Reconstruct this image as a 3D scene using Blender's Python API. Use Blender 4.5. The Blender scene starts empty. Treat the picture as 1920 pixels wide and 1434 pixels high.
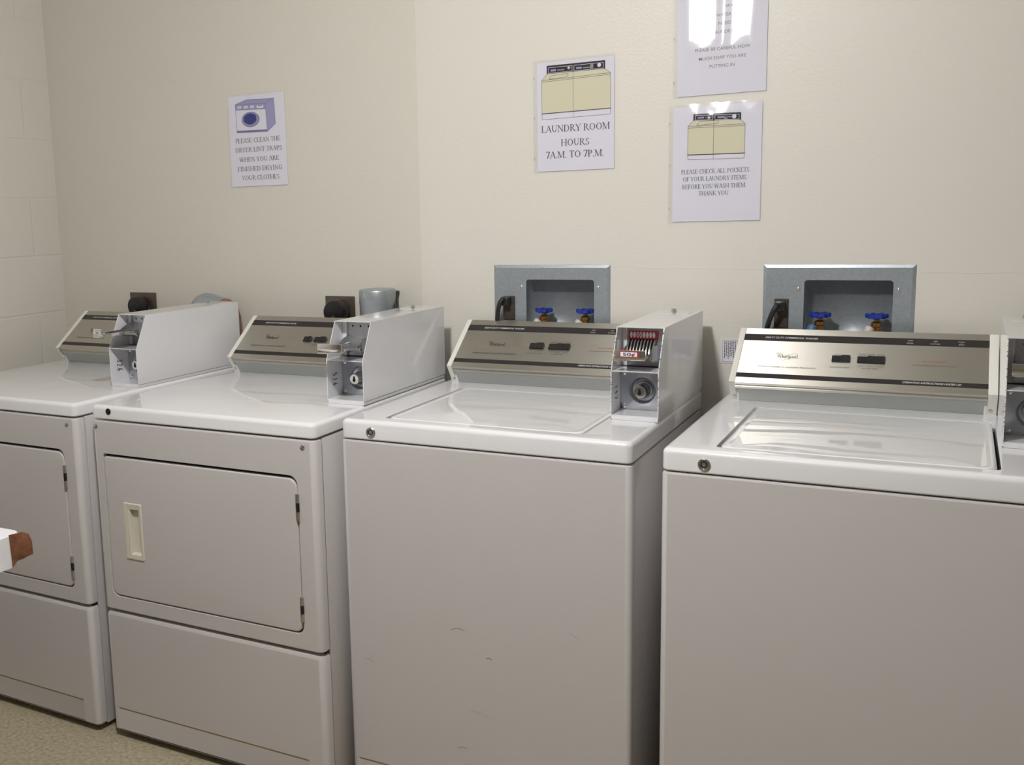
import bpy, bmesh, math, random
from mathutils import Vector, Matrix

random.seed(7)
D = bpy.data
SC = bpy.context.scene
COL = SC.collection
PI = math.pi

# ------------------------------------------------------------------ camera, world, exposure
IMG_W, IMG_H = 1920.0, 1434.0
CAM = (1.2274, -1.9599, 1.3824)
YAW, PITCH, ROLL = map(math.radians, (29.3921, 8.7974, -1.7812))
FPX, PPX, PPY = 1915.39, 724.8, 691.7
cd = D.cameras.new('camera')
cd.sensor_fit = 'HORIZONTAL'; cd.sensor_width = 36.0
cd.lens = 36.0 * FPX / IMG_W
cd.shift_x = (IMG_W / 2 - PPX) / IMG_W
cd.shift_y = (PPY - IMG_H / 2) / IMG_W
cd.clip_start = 0.02
cam = D.objects.new('camera', cd); COL.objects.link(cam)
fwd = Vector((-math.sin(YAW) * math.cos(PITCH), math.cos(YAW) * math.cos(PITCH), -math.sin(PITCH)))
rt = fwd.cross(Vector((0, 0, 1))).normalized(); upv = rt.cross(fwd)
R_ = math.cos(ROLL) * rt + math.sin(ROLL) * upv
U_ = math.cos(ROLL) * upv - math.sin(ROLL) * rt
m = Matrix((R_, U_, -fwd)).transposed().to_4x4(); m.translation = Vector(CAM)
cam.matrix_world = m
SC.camera = cam

w = D.worlds.new('world'); SC.world = w; w.use_nodes = True
w.node_tree.nodes['Background'].inputs['Color'].default_value = (0.9, 0.93, 1, 1)
w.node_tree.nodes['Background'].inputs['Strength'].default_value = 0.05
SC.view_settings.view_transform = 'Standard'
SC.view_settings.look = 'None'
SC.view_settings.exposure = -0.45
SC.view_settings.gamma = 1.0
SC.view_settings.use_curve_mapping = False
SC.cycles.sample_clamp_indirect = 8.0
LAMP_E = 470.0                      # radiance of the ceiling globe
LAMP_C = (1.0, 0.985, 0.972)
LAMP_P = (0.40, -1.05); LAMP_R = 0.095

# ------------------------------------------------------------------ materials
MAT = {}
def mat(name, col, rough=0.5, metal=0.0, spec=0.5, coat=0.0, bump=None, emis=None, aniso=None, coat_rough=0.03):
    M = D.materials.new(name); M.use_nodes = True; MAT[name] = M
    nt = M.node_tree; b = nt.nodes['Principled BSDF']
    b.inputs['Base Color'].default_value = (*col, 1); b.inputs['Roughness'].default_value = rough
    b.inputs['Metallic'].default_value = metal; b.inputs['Specular IOR Level'].default_value = spec
    b.inputs['Coat Weight'].default_value = coat; b.inputs['Coat Roughness'].default_value = coat_rough
    if emis:
        b.inputs['Emission Color'].default_value = (*emis[0], 1); b.inputs['Emission Strength'].default_value = emis[1]
    if bump:
        scale, strength, dist = bump
        tc = nt.nodes.new('ShaderNodeTexCoord'); n = nt.nodes.new('ShaderNodeTexNoise'); bp = nt.nodes.new('ShaderNodeBump')
        n.inputs['Scale'].default_value = scale; n.inputs['Detail'].default_value = 2
        bp.inputs['Strength'].default_value = strength; bp.inputs['Distance'].default_value = dist
        nt.links.new(tc.outputs['Object'], n.inputs['Vector']); nt.links.new(n.outputs['Fac'], bp.inputs['Height'])
        nt.links.new(bp.outputs['Normal'], b.inputs['Normal'])
        if coat: nt.links.new(bp.outputs['Normal'], b.inputs['Coat Normal'])
    if aniso:
        a, tang = aniso
        b.inputs['Anisotropic'].default_value = a
        cx = nt.nodes.new('ShaderNodeCombineXYZ')
        for i in range(3): cx.inputs[i].default_value = tang[i]
        nt.links.new(cx.outputs[0], b.inputs['Tangent'])
    return M

def speckle(M, c0, c1, scale, lo=0.35, hi=0.65, detail=3, stretch=None):
    nt = M.node_tree; b = nt.nodes['Principled BSDF']
    tc = nt.nodes.new('ShaderNodeTexCoord'); n = nt.nodes.new('ShaderNodeTexNoise'); r = nt.nodes.new('ShaderNodeValToRGB')
    n.inputs['Scale'].default_value = scale; n.inputs['Detail'].default_value = detail
    r.color_ramp.elements[0].color = (*c0, 1); r.color_ramp.elements[1].color = (*c1, 1)
    r.color_ramp.elements[0].position = lo; r.color_ramp.elements[1].position = hi
    src = tc.outputs['Object']
    if stretch:
        mp = nt.nodes.new('ShaderNodeMapping'); mp.inputs['Scale'].default_value = stretch
        nt.links.new(src, mp.inputs['Vector']); src = mp.outputs['Vector']
    nt.links.new(src, n.inputs['Vector']); nt.links.new(n.outputs['Fac'], r.inputs['Fac']); nt.links.new(r.outputs['Color'], b.inputs['Base Color'])

WALLC = (0.74, 0.71, 0.65)
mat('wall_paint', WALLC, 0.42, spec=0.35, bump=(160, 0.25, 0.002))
mat('recess_wall', (0.700, 0.667, 0.598), 0.45, spec=0.35, bump=(160, 0.25, 0.002))  # wall behind the dryers: slightly darker and yellower than wall_paint
bl = mat('block_paint', WALLC, 0.45, spec=0.35)
mat('far_wall_paint', (0.42, 0.40, 0.36), 0.6)
mat('ceiling_paint', (0.78, 0.77, 0.73), 0.7)
fl = mat('floor_vinyl', (0.5, 0.45, 0.33), 0.35)
speckle(fl, (0.32, 0.275, 0.175), (0.54, 0.48, 0.355), 95, 0.30, 0.70, 5)
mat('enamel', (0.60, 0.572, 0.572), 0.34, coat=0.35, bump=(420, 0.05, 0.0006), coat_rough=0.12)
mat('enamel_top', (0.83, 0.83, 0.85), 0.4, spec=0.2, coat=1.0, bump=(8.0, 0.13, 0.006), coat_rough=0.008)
MAT['enamel_top'].node_tree.nodes['Principled BSDF'].inputs['Coat IOR'].default_value = 1.65
MAT['enamel_top'].node_tree.nodes['Noise Texture'].inputs['Detail'].default_value = 0.0
mat('hood_paint', (0.75, 0.75, 0.77), 0.30, spec=0.4, coat=1.0, coat_rough=0.05)
mat('almond_plastic', (0.68, 0.65, 0.555), 0.35)
mat('cap_plastic', (0.80, 0.785, 0.72), 0.3)
TG = (0.0, 0.793, 0.609)
br = mat('brushed_metal', (0.62, 0.595, 0.54), 0.45, metal=1.0, aniso=(0.97, TG))
mat('apron_metal', (0.44, 0.455, 0.44), 0.34, metal=1.0, aniso=(0.8, (0, 0.2, 0.98)))
mat('stripe_black', (0.022, 0.018, 0.02), 0.35)
mat('black_plastic', (0.012, 0.011, 0.012), 0.35)
mat('black_rubber', (0.018, 0.016, 0.016), 0.6)
mat('void_black', (0.004, 0.004, 0.004), 0.9)
mat('print_white', (0.72, 0.72, 0.72), 0.5)
mat('print_black', (0.02, 0.02, 0.025), 0.5)
mat('print_brown', (0.10, 0.085, 0.07), 0.5)
mat('print_grey', (0.30, 0.29, 0.29), 0.5)
mat('print_red', (0.55, 0.10, 0.07), 0.5)
mat('red_plate', (0.55, 0.03, 0.035), 0.4)
mat('chrome', (0.78, 0.77, 0.76), 0.10, metal=1.0)
mat('dull_chrome', (0.55, 0.53, 0.52), 0.28, metal=1.0)
gz = mat('galvanized', (0.42, 0.45, 0.47), 0.40, metal=0.55, bump=(60, 0.05, 0.001))
speckle(gz, (0.36, 0.40, 0.435), (0.43, 0.47, 0.505), 170, 0.3, 0.7, 4)
mat('zinc_plate', (0.55, 0.57, 0.62), 0.30, metal=0.85)
mat('brass', (0.50, 0.27, 0.10), 0.35, metal=1.0)
mat('handle_blue', (0.012, 0.035, 0.33), 0.35)
mat('hose_grey', (0.60, 0.56, 0.52), 0.45)
mat('hose_blue', (0.06, 0.15, 0.28), 0.5)
mat('outlet_brown', (0.055, 0.04, 0.032), 0.45)
mat('plate_brown', (0.13, 0.105, 0.085), 0.35, metal=0.6)
mat('paper', (0.80, 0.79, 0.86), 0.7, spec=0.2)
mat('paper_print', (0.10, 0.09, 0.12), 0.7, spec=0.2)
mat('art_cream', (0.74, 0.71, 0.52), 0.7, spec=0.2)
mat('art_dark', (0.035, 0.032, 0.04), 0.7, spec=0.2)
mat('art_line', (0.16, 0.14, 0.15), 0.7, spec=0.2)
mat('art_blue', (0.035, 0.045, 0.22), 0.7, spec=0.2)
mat('art_lilac', (0.36, 0.35, 0.56), 0.7, spec=0.2)
mat('art_mid', (0.20, 0.19, 0.36), 0.7, spec=0.2)
mat('copper_tape', (0.27, 0.13, 0.075), 0.5)
mat('table_white', (0.82, 0.81, 0.84), 0.35)
rb = mat('chipboard', (0.16, 0.06, 0.025), 0.75, bump=(120, 0.5, 0.002))
speckle(rb, (0.09, 0.032, 0.015), (0.24, 0.095, 0.04), 60, 0.3, 0.7, 5)
mat('crease_tan', (0.40, 0.32, 0.21), 0.5)  # tan tone for the upper slope of the pressed crease
mat('scuff', (0.20, 0.19, 0.19), 0.5)
mat('diffuser', (0.9, 0.9, 0.9), 0.4, emis=(LAMP_C, LAMP_E))
mat('fixture_white', (0.8, 0.8, 0.8), 0.5)
mat('steel_leg', (0.5, 0.5, 0.5), 0.35, metal=1.0)

# block wall: faint courses, bump only
nt = bl.node_tree; b = nt.nodes['Principled BSDF']
tc = nt.nodes.new('ShaderNodeTexCoord'); sep = nt.nodes.new('ShaderNodeSeparateXYZ'); cmb = nt.nodes.new('ShaderNodeCombineXYZ')
bt = nt.nodes.new('ShaderNodeTexBrick'); bp = nt.nodes.new('ShaderNodeBump'); mp = nt.nodes.new('ShaderNodeMapping')
nt.links.new(tc.outputs['Object'], sep.inputs[0])
nt.links.new(sep.outputs['Y'], cmb.inputs['X']); nt.links.new(sep.outputs['Z'], cmb.inputs['Y'])
mp.inputs['Location'].default_value = (0.01, -0.052, 0)
nt.links.new(cmb.outputs[0], mp.inputs['Vector']); nt.links.new(mp.outputs[0], bt.inputs['Vector'])
bt.inputs['Scale'].default_value = 1.0; bt.inputs['Brick Width'].default_value = 0.40; bt.inputs['Row Height'].default_value = 0.2015
bt.inputs['Mortar Size'].default_value = 0.005; bt.inputs['Mortar Smooth'].default_value = 0.6
bt.inputs['Color1'].default_value = (1, 1, 1, 1); bt.inputs['Color2'].default_value = (1, 1, 1, 1); bt.inputs['Mortar'].default_value = (0, 0, 0, 1)
bp.inputs['Strength'].default_value = 0.35; bp.inputs['Distance'].default_value = 0.004
nt.links.new(bt.outputs['Color'], bp.inputs['Height']); nt.links.new(bp.outputs['Normal'], b.inputs['Normal'])

# clear plastic sheet: see-through with a glossy skin
M = D.materials.new('clear_plastic'); M.use_nodes = True; MAT['clear_plastic'] = M
nt = M.node_tree; nt.nodes.remove(nt.nodes['Principled BSDF'])
tr = nt.nodes.new('ShaderNodeBsdfTransparent'); gl = nt.nodes.new('ShaderNodeBsdfGlossy'); fr = nt.nodes.new('ShaderNodeLayerWeight'); p5 = nt.nodes.new('ShaderNodeMath'); ma = nt.nodes.new('ShaderNodeMath'); mx = nt.nodes.new('ShaderNodeMixShader')
tr.inputs['Color'].default_value = (0.97, 0.97, 0.985, 1); gl.inputs['Roughness'].default_value = 0.16
p5.operation = 'POWER'; p5.inputs[1].default_value = 5.0; ma.operation = 'MULTIPLY_ADD'; ma.inputs[1].default_value = 0.94; ma.inputs[2].default_value = 0.055
nt.links.new(fr.outputs['Facing'], p5.inputs[0]); nt.links.new(p5.outputs[0], ma.inputs[0])
nt.links.new(ma.outputs[0], mx.inputs[0]); nt.links.new(tr.outputs[0], mx.inputs[1]); nt.links.new(gl.outputs[0], mx.inputs[2])
nt.links.new(mx.outputs[0], nt.nodes['Material Output'].inputs['Surface'])

# ------------------------------------------------------------------ mesh helper
class G:
    def __init__(s): s.bm = bmesh.new(); s.mats = []
    def mi(s, name):
        if name not in s.mats: s.mats.append(name)
        return s.mats.index(name)
    def add(s, vs, fs, mt, M=None):
        i = s.mi(mt)
        V = [s.bm.verts.new(M @ Vector(v) if M else Vector(v)) for v in vs]
        for f in fs:
            try:
                F = s.bm.faces.new([V[k] for k in f]); F.material_index = i
            except ValueError: pass
        return V
    def absorb(s, t, mt):
        i = s.mi(mt); t.verts.ensure_lookup_table(); mp = {}
        for v in t.verts: mp[v] = s.bm.verts.new(v.co)
        for f in t.faces:
            F = s.bm.faces.new([mp[v] for v in f.verts]); F.material_index = i
        t.free()
    def box(s, x0, x1, y0, y1, z0, z1, mt, bev=0.0, seg=2, pick=None):
        t = bmesh.new(); bmesh.ops.create_cube(t, size=1.0)
        for v in t.verts:
            v.co = Vector((x0 + (v.co.x + .5) * (x1 - x0), y0 + (v.co.y + .5) * (y1 - y0), z0 + (v.co.z + .5) * (z1 - z0)))
        if bev > 0:
            es = [e for e in t.edges if (pick is None or pick(e.verts[0].co, e.verts[1].co))]
            bmesh.ops.bevel(t, geom=es, offset=bev, offset_type='OFFSET', segments=seg, profile=0.5, affect='EDGES', clamp_overlap=True)
        bmesh.ops.recalc_face_normals(t, faces=t.faces[:])
        s.absorb(t, mt)
    def prism(s, pts, axis, a0, a1, mt, side_mats=None, caps=True):
        """pts: closed 2-D outline; axis 'x': (y,z), 'y': (x,z), 'z': (x,y)"""
        def P(p, a): return {'x': (a, p[0], p[1]), 'y': (p[0], a, p[1]), 'z': (p[0], p[1], a)}[axis]
        n = len(pts)
        vs = [P(p, a0) for p in pts] + [P(p, a1) for p in pts]
        V = [s.bm.verts.new(v) for v in vs]; i0 = s.mi(mt)
        for k in range(n):
            j = (k + 1) % n
            F = s.bm.faces.new((V[k], V[j], V[n + j], V[n + k]))
            F.material_index = s.mi(side_mats[k]) if side_mats and side_mats[k] else i0
        if caps:
            F = s.bm.faces.new(V[:n]); F.material_index = i0
            F = s.bm.faces.new(V[n:]); F.material_index = i0
    def loops(s, rings, mt, close0=False, close1=False):
        i = s.mi(mt); R = [[s.bm.verts.new(p) for p in r] for r in rings]; n = len(R[0])
        for a, b_ in zip(R, R[1:]):
            for k in range(n):
                j = (k + 1) % n
                F = s.bm.faces.new((a[k], a[j], b_[j], b_[k])); F.material_index = i
        if close0: F = s.bm.faces.new(R[0]); F.material_index = i
        if close1: F = s.bm.faces.new(R[-1]); F.material_index = i
    def lathe(s, prof, o, ax, mt, seg=24, c0=True, c1=True):
        o = Vector(o); ax = Vector(ax).normalized()
        u = ax.cross(Vector((0, 0, 1)))
        if u.length < 1e-3: u = Vector((1, 0, 0))
        u.normalize(); v = ax.cross(u)
        rings = [[o + ax * h + (u * math.cos(2 * PI * k / seg) + v * math.sin(2 * PI * k / seg)) * max(r, 1e-5) for k in range(seg)] for r, h in prof]
        s.loops(rings, mt, c0, c1)
    def tube(s, path, r, mt, seg=12, caps=True):
        P = [Vector(p) for p in path]; rings = []; u = None
        for i, p in enumerate(P):
            t = (P[min(i + 1, len(P) - 1)] - P[max(i - 1, 0)]).normalized()
            if u is None:
                u = t.cross(Vector((0.31, 0.2, 0.93)));
                if u.length < .05: u = t.cross(Vector((1, 0, 0)))
            u = (u - t * u.dot(t)).normalized(); v = t.cross(u)
            rr = r[i] if isinstance(r, (list, tuple)) else r
            rings.append([p + (u * math.cos(2 * PI * k / seg) + v * math.sin(2 * PI * k / seg)) * rr for k in range(seg)])
        s.loops(rings, mt, caps, caps)
    def build(s, name, parent=None, loc=None, rotz=0.0, sharp=35, recalc=True, **props):
        if recalc: bmesh.ops.recalc_face_normals(s.bm, faces=s.bm.faces[:])
        ca = math.radians(sharp)
        for f in s.bm.faces: f.smooth = True
        for e in s.bm.edges:
            if len(e.link_faces) == 2:
                try: e.smooth = e.calc_face_angle() < ca
                except ValueError: e.smooth = False
            else: e.smooth = False
        me = D.meshes.new(name); s.bm.to_mesh(me); s.bm.free()
        for n_ in s.mats: me.materials.append(MAT[n_])
        o = D.objects.new(name, me); COL.objects.link(o)
        if parent: o.parent = parent
        if loc: o.location = loc
        if rotz: o.rotation_euler = (0, 0, rotz)
        for k, v in props.items(): o[k] = v
        return o

def thing(name, label, cat, loc=(0, 0, 0), rotz=0.0, group=None):
    o = D.objects.new(name, None); COL.objects.link(o); o.empty_display_size = 0.05
    o.location = loc; o.rotation_euler = (0, 0, rotz); o['label'] = label; o['category'] = cat
    if group: o['group'] = group
    return o
def tag(o, label, cat, group=None):
    o['label'] = label; o['category'] = cat
    if group: o['group'] = group
    return o

def rrect(x0, x1, z0, z1, r, n=5):
    """rounded rectangle outline, counter-clockwise; r one radius or (bl, br, tr, tl)"""
    r4 = r if isinstance(r, (tuple, list)) else (r,) * 4
    out = []
    for (cx, cz, a0), rr in zip(((x0, z0, 180), (x1, z0, 270), (x1, z1, 0), (x0, z1, 90)), r4):
        sx = 1 if cx == x0 else -1; sz = 1 if cz == z0 else -1
        for k in range(n + 1):
            a = math.radians(a0 + 90 * k / n)
            out.append((cx + sx * rr + rr * math.cos(a), cz + sz * rr + rr * math.sin(a)))
    return out
def corner_loop(x0, x1, z0, z1, n=5):
    """the matching outer loop of rrect(): a plain rectangle with the same number of points"""
    return rrect(x0, x1, z0, z1, 0.0, n)
def circ(cx, cz, r, n): return [(cx + r * math.cos(2 * PI * k / n), cz + r * math.sin(2 * PI * k / n)) for k in range(n)]

# ------------------------------------------------------------------ flat printing on a plane
_tc = {}
def text_mesh(sx, bold=0.0, shear=0.0):
    key = (sx, bold, shear)
    if key in _tc: return _tc[key]
    cu = D.curves.new('lettering', 'FONT'); cu.body = sx; cu.size = 1.0; cu.offset = bold; cu.shear = shear; cu.resolution_u = 3
    ob = D.objects.new('lettering', cu); COL.objects.link(ob)
    dg = bpy.context.evaluated_depsgraph_get(); dg.update()
    me = ob.evaluated_get(dg).to_mesh()
    vs = [(v.co.x, v.co.y) for v in me.vertices]; fs = [tuple(p.vertices) for p in me.polygons]
    ob.evaluated_get(dg).to_mesh_clear(); D.objects.remove(ob); D.curves.remove(cu)
    _tc[key] = (vs, fs); return _tc[key]

# a small roman alphabet drawn in strokes: l line, a arc, h / v serif bars
T_, t_ = .125, .055
def _st(x, y0=0, y1=1, w=T_): return [('l', x, y0, x, y1, w)]
def _sf(*pts): return [('h', x, y, .12) for x, y in pts]
ROM = {
 'A': (.74, [('l', .07, 0, .36, 1, t_), ('l', .36, 1, .66, 0, T_), ('l', .17, .35, .55, .35, t_)] + _sf((.07, .02), (.66, .02))),
 'B': (.68, _st(.15) + [('a', .32, .75, .2, .25, -90, 90), ('a', .32, .26, .27, .26, -90, 90), ('l', .03, .98, .33, .98, t_), ('l', .15, .5, .33, .5, t_), ('l', .03, .02, .33, .02, t_)]),
 'C': (.76, [('a', .41, .5, .36, .5, 42, 318), ('v', .68, .83, .14)]),
 'D': (.82, _st(.15) + [('a', .33, .5, .41, .5, -90, 90), ('l', .03, .98, .34, .98, t_), ('l', .03, .02, .34, .02, t_)]),
 'E': (.66, _st(.15) + [('l', .03, .98, .54, .98, t_), ('l', .15, .51, .44, .51, t_), ('l', .03, .02, .58, .02, t_), ('v', .55, .9, .1), ('v', .59, .1, .1), ('v', .43, .51, .09)]),
 'F': (.60, _st(.15) + [('l', .03, .98, .54, .98, t_), ('l', .15, .51, .42, .51, t_), ('v', .55, .9, .1), ('v', .42, .51, .09)] + _sf((.15, .02))),
 'G': (.82, [('a', .41, .5, .36, .5, 42, 318), ('v', .68, .83, .14), ('l', .69, .06, .69, .42, T_)] + _sf((.69, .42))),
 'H': (.84, _st(.15) + _st(.69) + [('l', .15, .51, .69, .51, t_)] + _sf((.15, .02), (.15, .98), (.69, .02), (.69, .98))),
 'I': (.36, _st(.18) + _sf((.18, .02), (.18, .98))),
 'K': (.78, _st(.15) + [('l', .18, .42, .62, .98, t_), ('l', .3, .56, .68, .02, T_)] + _sf((.15, .02), (.15, .98), (.62, .98), (.68, .02))),
 'L': (.62, _st(.15) + [('l', .03, .02, .56, .02, t_), ('v', .57, .11, .1)] + _sf((.15, .98))),
 'M': (.96, [('l', .13, 0, .13, 1, t_), ('l', .14, 1, .47, .04, T_), ('l', .47, .04, .8, 1, t_)] + _st(.82) + _sf((.13, .02), (.1, .98), (.82, .02), (.84, .98))),
 'N': (.82, [('l', .14, 0, .14, 1, t_), ('l', .12, 1, .68, .02, T_), ('l', .68, .02, .68, 1, t_)] + _sf((.14, .02), (.1, .98), (.68, .98))),
 'O': (.84, [('a', .42, .5, .36, .5, 0, 360)]),
 'P': (.62, _st(.15) + [('a', .3, .73, .26, .26, -90, 90), ('l', .03, .98, .31, .98, t_), ('l', .15, .47, .31, .47, t_)] + _sf((.15, .02))),
 'R': (.74, _st(.15) + [('a', .31, .74, .24, .25, -90, 90), ('l', .03, .98, .32, .98, t_), ('l', .15, .5, .32, .5, t_), ('l', .34, .49, .66, .02, T_)] + _sf((.15, .02), (.68, .02))),
 'S': (.58, [('a', .29, .74, .2, .25, 35, 265), ('a', .29, .26, .22, .26, -150, 85), ('v', .47, .86, .1), ('v', .08, .14, .1)]),
 'T': (.70, _st(.35) + [('l', .05, .98, .65, .98, t_), ('v', .05, .9, .1), ('v', .65, .9, .1)] + _sf((.35, .02))),
 'U': (.80, [('l', .16, 1, .16, .3, T_), ('a', .4, .3, .24, .3, 180, 360), ('l', .64, .3, .64, 1, t_)] + _sf((.16, .98), (.64, .98))),
 'W': (1.06, [('l', .08, 1, .31, .02, T_), ('l', .31, .02, .52, .92, t_), ('l', .5, 1, .75, .02, T_), ('l', .75, .02, .98, 1, t_)] + _sf((.08, .98), (.5, .98), (.98, .98))),
 'Y': (.72, [('l', .07, 1, .36, .45, T_), ('l', .65, 1, .36, .45, t_), ('l', .36, .45, .36, 0, T_)] + _sf((.07, .98), (.65, .98), (.36, .02))),
 '7': (.56, [('l', .06, .96, .5, .96, .09), ('l', .5, .97, .2, 0, T_), ('v', .06, .9, .1)]),
 '.': (.26, [('l', .12, .0, .12, .12, .12)]), ' ': (.32, []),
 'h': (.60, _st(.13, 0, 1, .11) + [('a', .3, .38, .17, .24, 0, 180), ('l', .47, .4, .47, 0, .11)] + _sf((.13, .02), (.47, .02))),
 'i': (.28, _st(.14, 0, .62, .11) + [('l', .14, .76, .14, .9, .12)] + _sf((.14, .02))),
 'r': (.42, _st(.13, 0, .62, .11) + [('a', .28, .42, .13, .18, 20, 160)] + _sf((.13, .02))),
 'l': (.28, _st(.14, 0, 1, .11) + _sf((.14, .02))),
 'p': (.60, _st(.13, -.3, .62, .11) + [('a', .3, .31, .2, .31, 0, 360)] + _sf((.13, -.3))),
 'o': (.58, [('a', .29, .31, .22, .31, 0, 360)]),
}
def roman(txt, shear=0.0):
    vs, fs = [], []; x = 0.0
    def quad(a, b_, c, d_):
        k = len(vs); vs.extend((a, b_, c, d_)); fs.append((k, k + 1, k + 2, k + 3))
    for ch in txt:
        adv, items = ROM[ch]
        for it in items:
            if it[0] == 'l':
                _, x0, y0, x1, y1, wd = it
                if abs(y1 - y0) < 1e-6: quad((x + x0, y0 - wd / 2), (x + x1, y0 - wd / 2), (x + x1, y0 + wd / 2), (x + x0, y0 + wd / 2))
                else: quad((x + x0 - wd / 2, y0), (x + x0 + wd / 2, y0), (x + x1 + wd / 2, y1), (x + x1 - wd / 2, y1))
            elif it[0] == 'h':
                _, x0, y0, hl = it; quad((x + x0 - hl, y0 - .025), (x + x0 + hl, y0 - .025), (x + x0 + hl, y0 + .025), (x + x0 - hl, y0 + .025))
            elif it[0] == 'v':
                _, x0, y0, hl = it; quad((x + x0 - .025, y0 - hl), (x + x0 + .025, y0 - hl), (x + x0 + .025, y0 + hl), (x + x0 - .025, y0 + hl))
            else:
                _, cx, cy, rx, ry, a0, a1 = it; n = max(4, int(abs(a1 - a0) / 22)); pr = None
                for k in range(n + 1):
                    a = math.radians(a0 + (a1 - a0) * k / n); c, s = math.cos(a), math.sin(a)
                    wd = t_ + (T_ - t_) * abs(c) ** 1.3
                    po = (x + cx + rx * c, cy + ry * s); pi_ = (x + cx + (rx - wd) * c, cy + (ry - min(wd, ry * .8)) * s)
                    if pr: quad(pr[0], po, pi_, pr[1])
                    pr = (po, pi_)
        x += adv
    return [(a + shear * b_, b_) for a, b_ in vs], fs

class Flat:
    """printing on a plane: origin o, axes ex, ey, outward normal en; layers are stacked thin films"""
    def __init__(s, g, o, ex, ey, en, lift=0.0003):
        s.g = g; s.o = Vector(o); s.ex = Vector(ex); s.ey = Vector(ey); s.en = Vector(en); s.k = 0; s.lift = lift
    def P(s, p, h): return s.o + s.ex * p[0] + s.ey * p[1] + s.en * h
    def raw(s, vs, fs, mt, layer): s.g.add([s.P(v, layer * s.lift) for v in vs], fs, mt)
    def poly(s, pts, mt, layer=1): s.raw(pts, [tuple(range(len(pts)))], mt, layer)
    def rect(s, x0, x1, y0, y1, mt, layer=1): s.poly([(x0, y0), (x1, y0), (x1, y1), (x0, y1)], mt, layer)
    def line(s, pts, wd, mt, layer=2, closed=False):
        P = [Vector(p) for p in pts]
        if closed: P = P + [P[0]]
        for a, b_ in zip(P, P[1:]):
            d = b_ - a
            if d.length < 1e-9: continue
            d.normalize(); n = Vector((-d.y, d.x)) * wd / 2; e = d * wd * .4
            s.poly([tuple(a - n - e), tuple(b_ - n + e), tuple(b_ + n + e), tuple(a + n - e)], mt, layer)
    def disc(s, cx, cy, rx, ry, mt, layer=1, n=28): s.poly([(cx + rx * math.cos(2 * PI * k / n), cy + ry * math.sin(2 * PI * k / n)) for k in range(n)], mt, layer)
    def _fit(s, vs, fs, x0, x1, y, cap, mt, layer, capunit, slope=0.0, rot=False):
        a = min(v[0] for v in vs); b_ = max(v[0] for v in vs); k = (x1 - x0) / (b_ - a); q = cap / capunit
        out = [(x0 + (v[0] - a) * k, y + v[1] * q + slope * ((v[0] - a) * k)) for v in vs]
        s.raw(out, fs, mt, layer)
    def sans(s, txt, x0, x1, y, cap, mt, layer=2, bold=0.0, shear=0.0, slope=0.0):
        vs, fs = text_mesh(txt, bold, shear); s._fit(vs, fs, x0, x1, y, cap, mt, layer, 0.70, slope)
    def serif(s, txt, x0, x1, y, cap, mt, layer=2, shear=0.0, slope=0.0):
        vs, fs = roman(txt, shear); s._fit(vs, fs, x0, x1, y, cap, mt, layer, 1.0, slope)

# ------------------------------------------------------------------ the room
YB, YR = 0.690, 0.710          # wall behind the washers; wall behind the dryers stands 2 cm farther back
XL, XR, XS = -1.612, 3.60, -0.138
YF, ZC = -5.2, 2.46
HOLES = [(0.180, 0.386), (0.895, 1.102)]; HZ = (0.985, 1.190)
def struct(g, name, **k):
    o = g.build(name, **k); o['kind'] = 'structure'; return o
g = G(); g.box(XL - .1, XR + .1, YF - .1, 0.95, -0.08, 0, 'floor_vinyl'); struct(g, 'floor')
g = G(); g.box(XL - .1, XR + .1, YF - .1, 0.95, ZC, ZC + .08, 'ceiling_paint'); struct(g, 'ceiling')
g = G(); g.box(XL - .1, XL, YF - .1, 0.95, 0, ZC, 'block_paint'); struct(g, 'wall_left')
g = G(); g.box(XR, XR + .1, YF - .1, 0.95, 0, ZC, 'far_wall_paint'); struct(g, 'wall_right')
g = G(); g.box(XL, XR, YF - .1, YF, 0, ZC, 'far_wall_paint'); struct(g, 'wall_front')
g = G(); g.box(XL, XS, YR, 0.95, 0, ZC, 'recess_wall'); struct(g, 'wall_back_left')
g = G()
xs = [XS, HOLES[0][0], HOLES[0][1], HOLES[1][0], HOLES[1][1], XR]
for i in range(5):
    if i in (1, 3):
        g.box(xs[i], xs[i + 1], YB, 0.95, 0, HZ[0], 'wall_paint'); g.box(xs[i], xs[i + 1], YB, 0.95, HZ[1], ZC, 'wall_paint')
        g.box(xs[i], xs[i + 1], 0.78, 0.95, HZ[0], HZ[1], 'wall_paint')
    else: g.box(xs[i], xs[i + 1], YB, 0.95, 0, ZC, 'wall_paint')
# the drywall joint that shows as a low ridge between the supply boxes
def ridge(x0, x1, z0, z1):
    n = 14; pts = []
    for k in range(n + 1):
        f = k / n; pts.append((x0 + (x1 - x0) * f, YB - 0.0001, z0 + (z1 - z0) * f + 0.0009 * math.sin(f * 17)))
    g.tube(pts, 0.0006, 'wall_paint', 8)
ridge(0.424, 0.806, 1.2185, 1.2115); ridge(1.142, 1.60, 1.2035, 1.2065)
bmesh.ops.remove_doubles(g.bm, verts=g.bm.verts[:], dist=1e-5)
struct(g, 'wall_back_right')

# ------------------------------------------------------------------ ceiling light
t = thing('ceiling_light', 'round white globe light on the ceiling in front of the washers, above the picture', 'light', (LAMP_P[0], LAMP_P[1], ZC))
g = G(); g.lathe([(LAMP_R + .012, 0), (LAMP_R + .012, .016), (LAMP_R, .020)], (0, 0, 0), (0, 0, -1), 'fixture_white', 40); g.build('base', t)
g = G(); g.lathe([(LAMP_R - .004, .0205), (LAMP_R - .006, .060), (LAMP_R * .85, .088), (LAMP_R * .55, .108), (LAMP_R * .2, .116), (.0005, .117)], (0, 0, 0), (0, 0, -1), 'diffuser', 40); g.build('globe', t)

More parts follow.
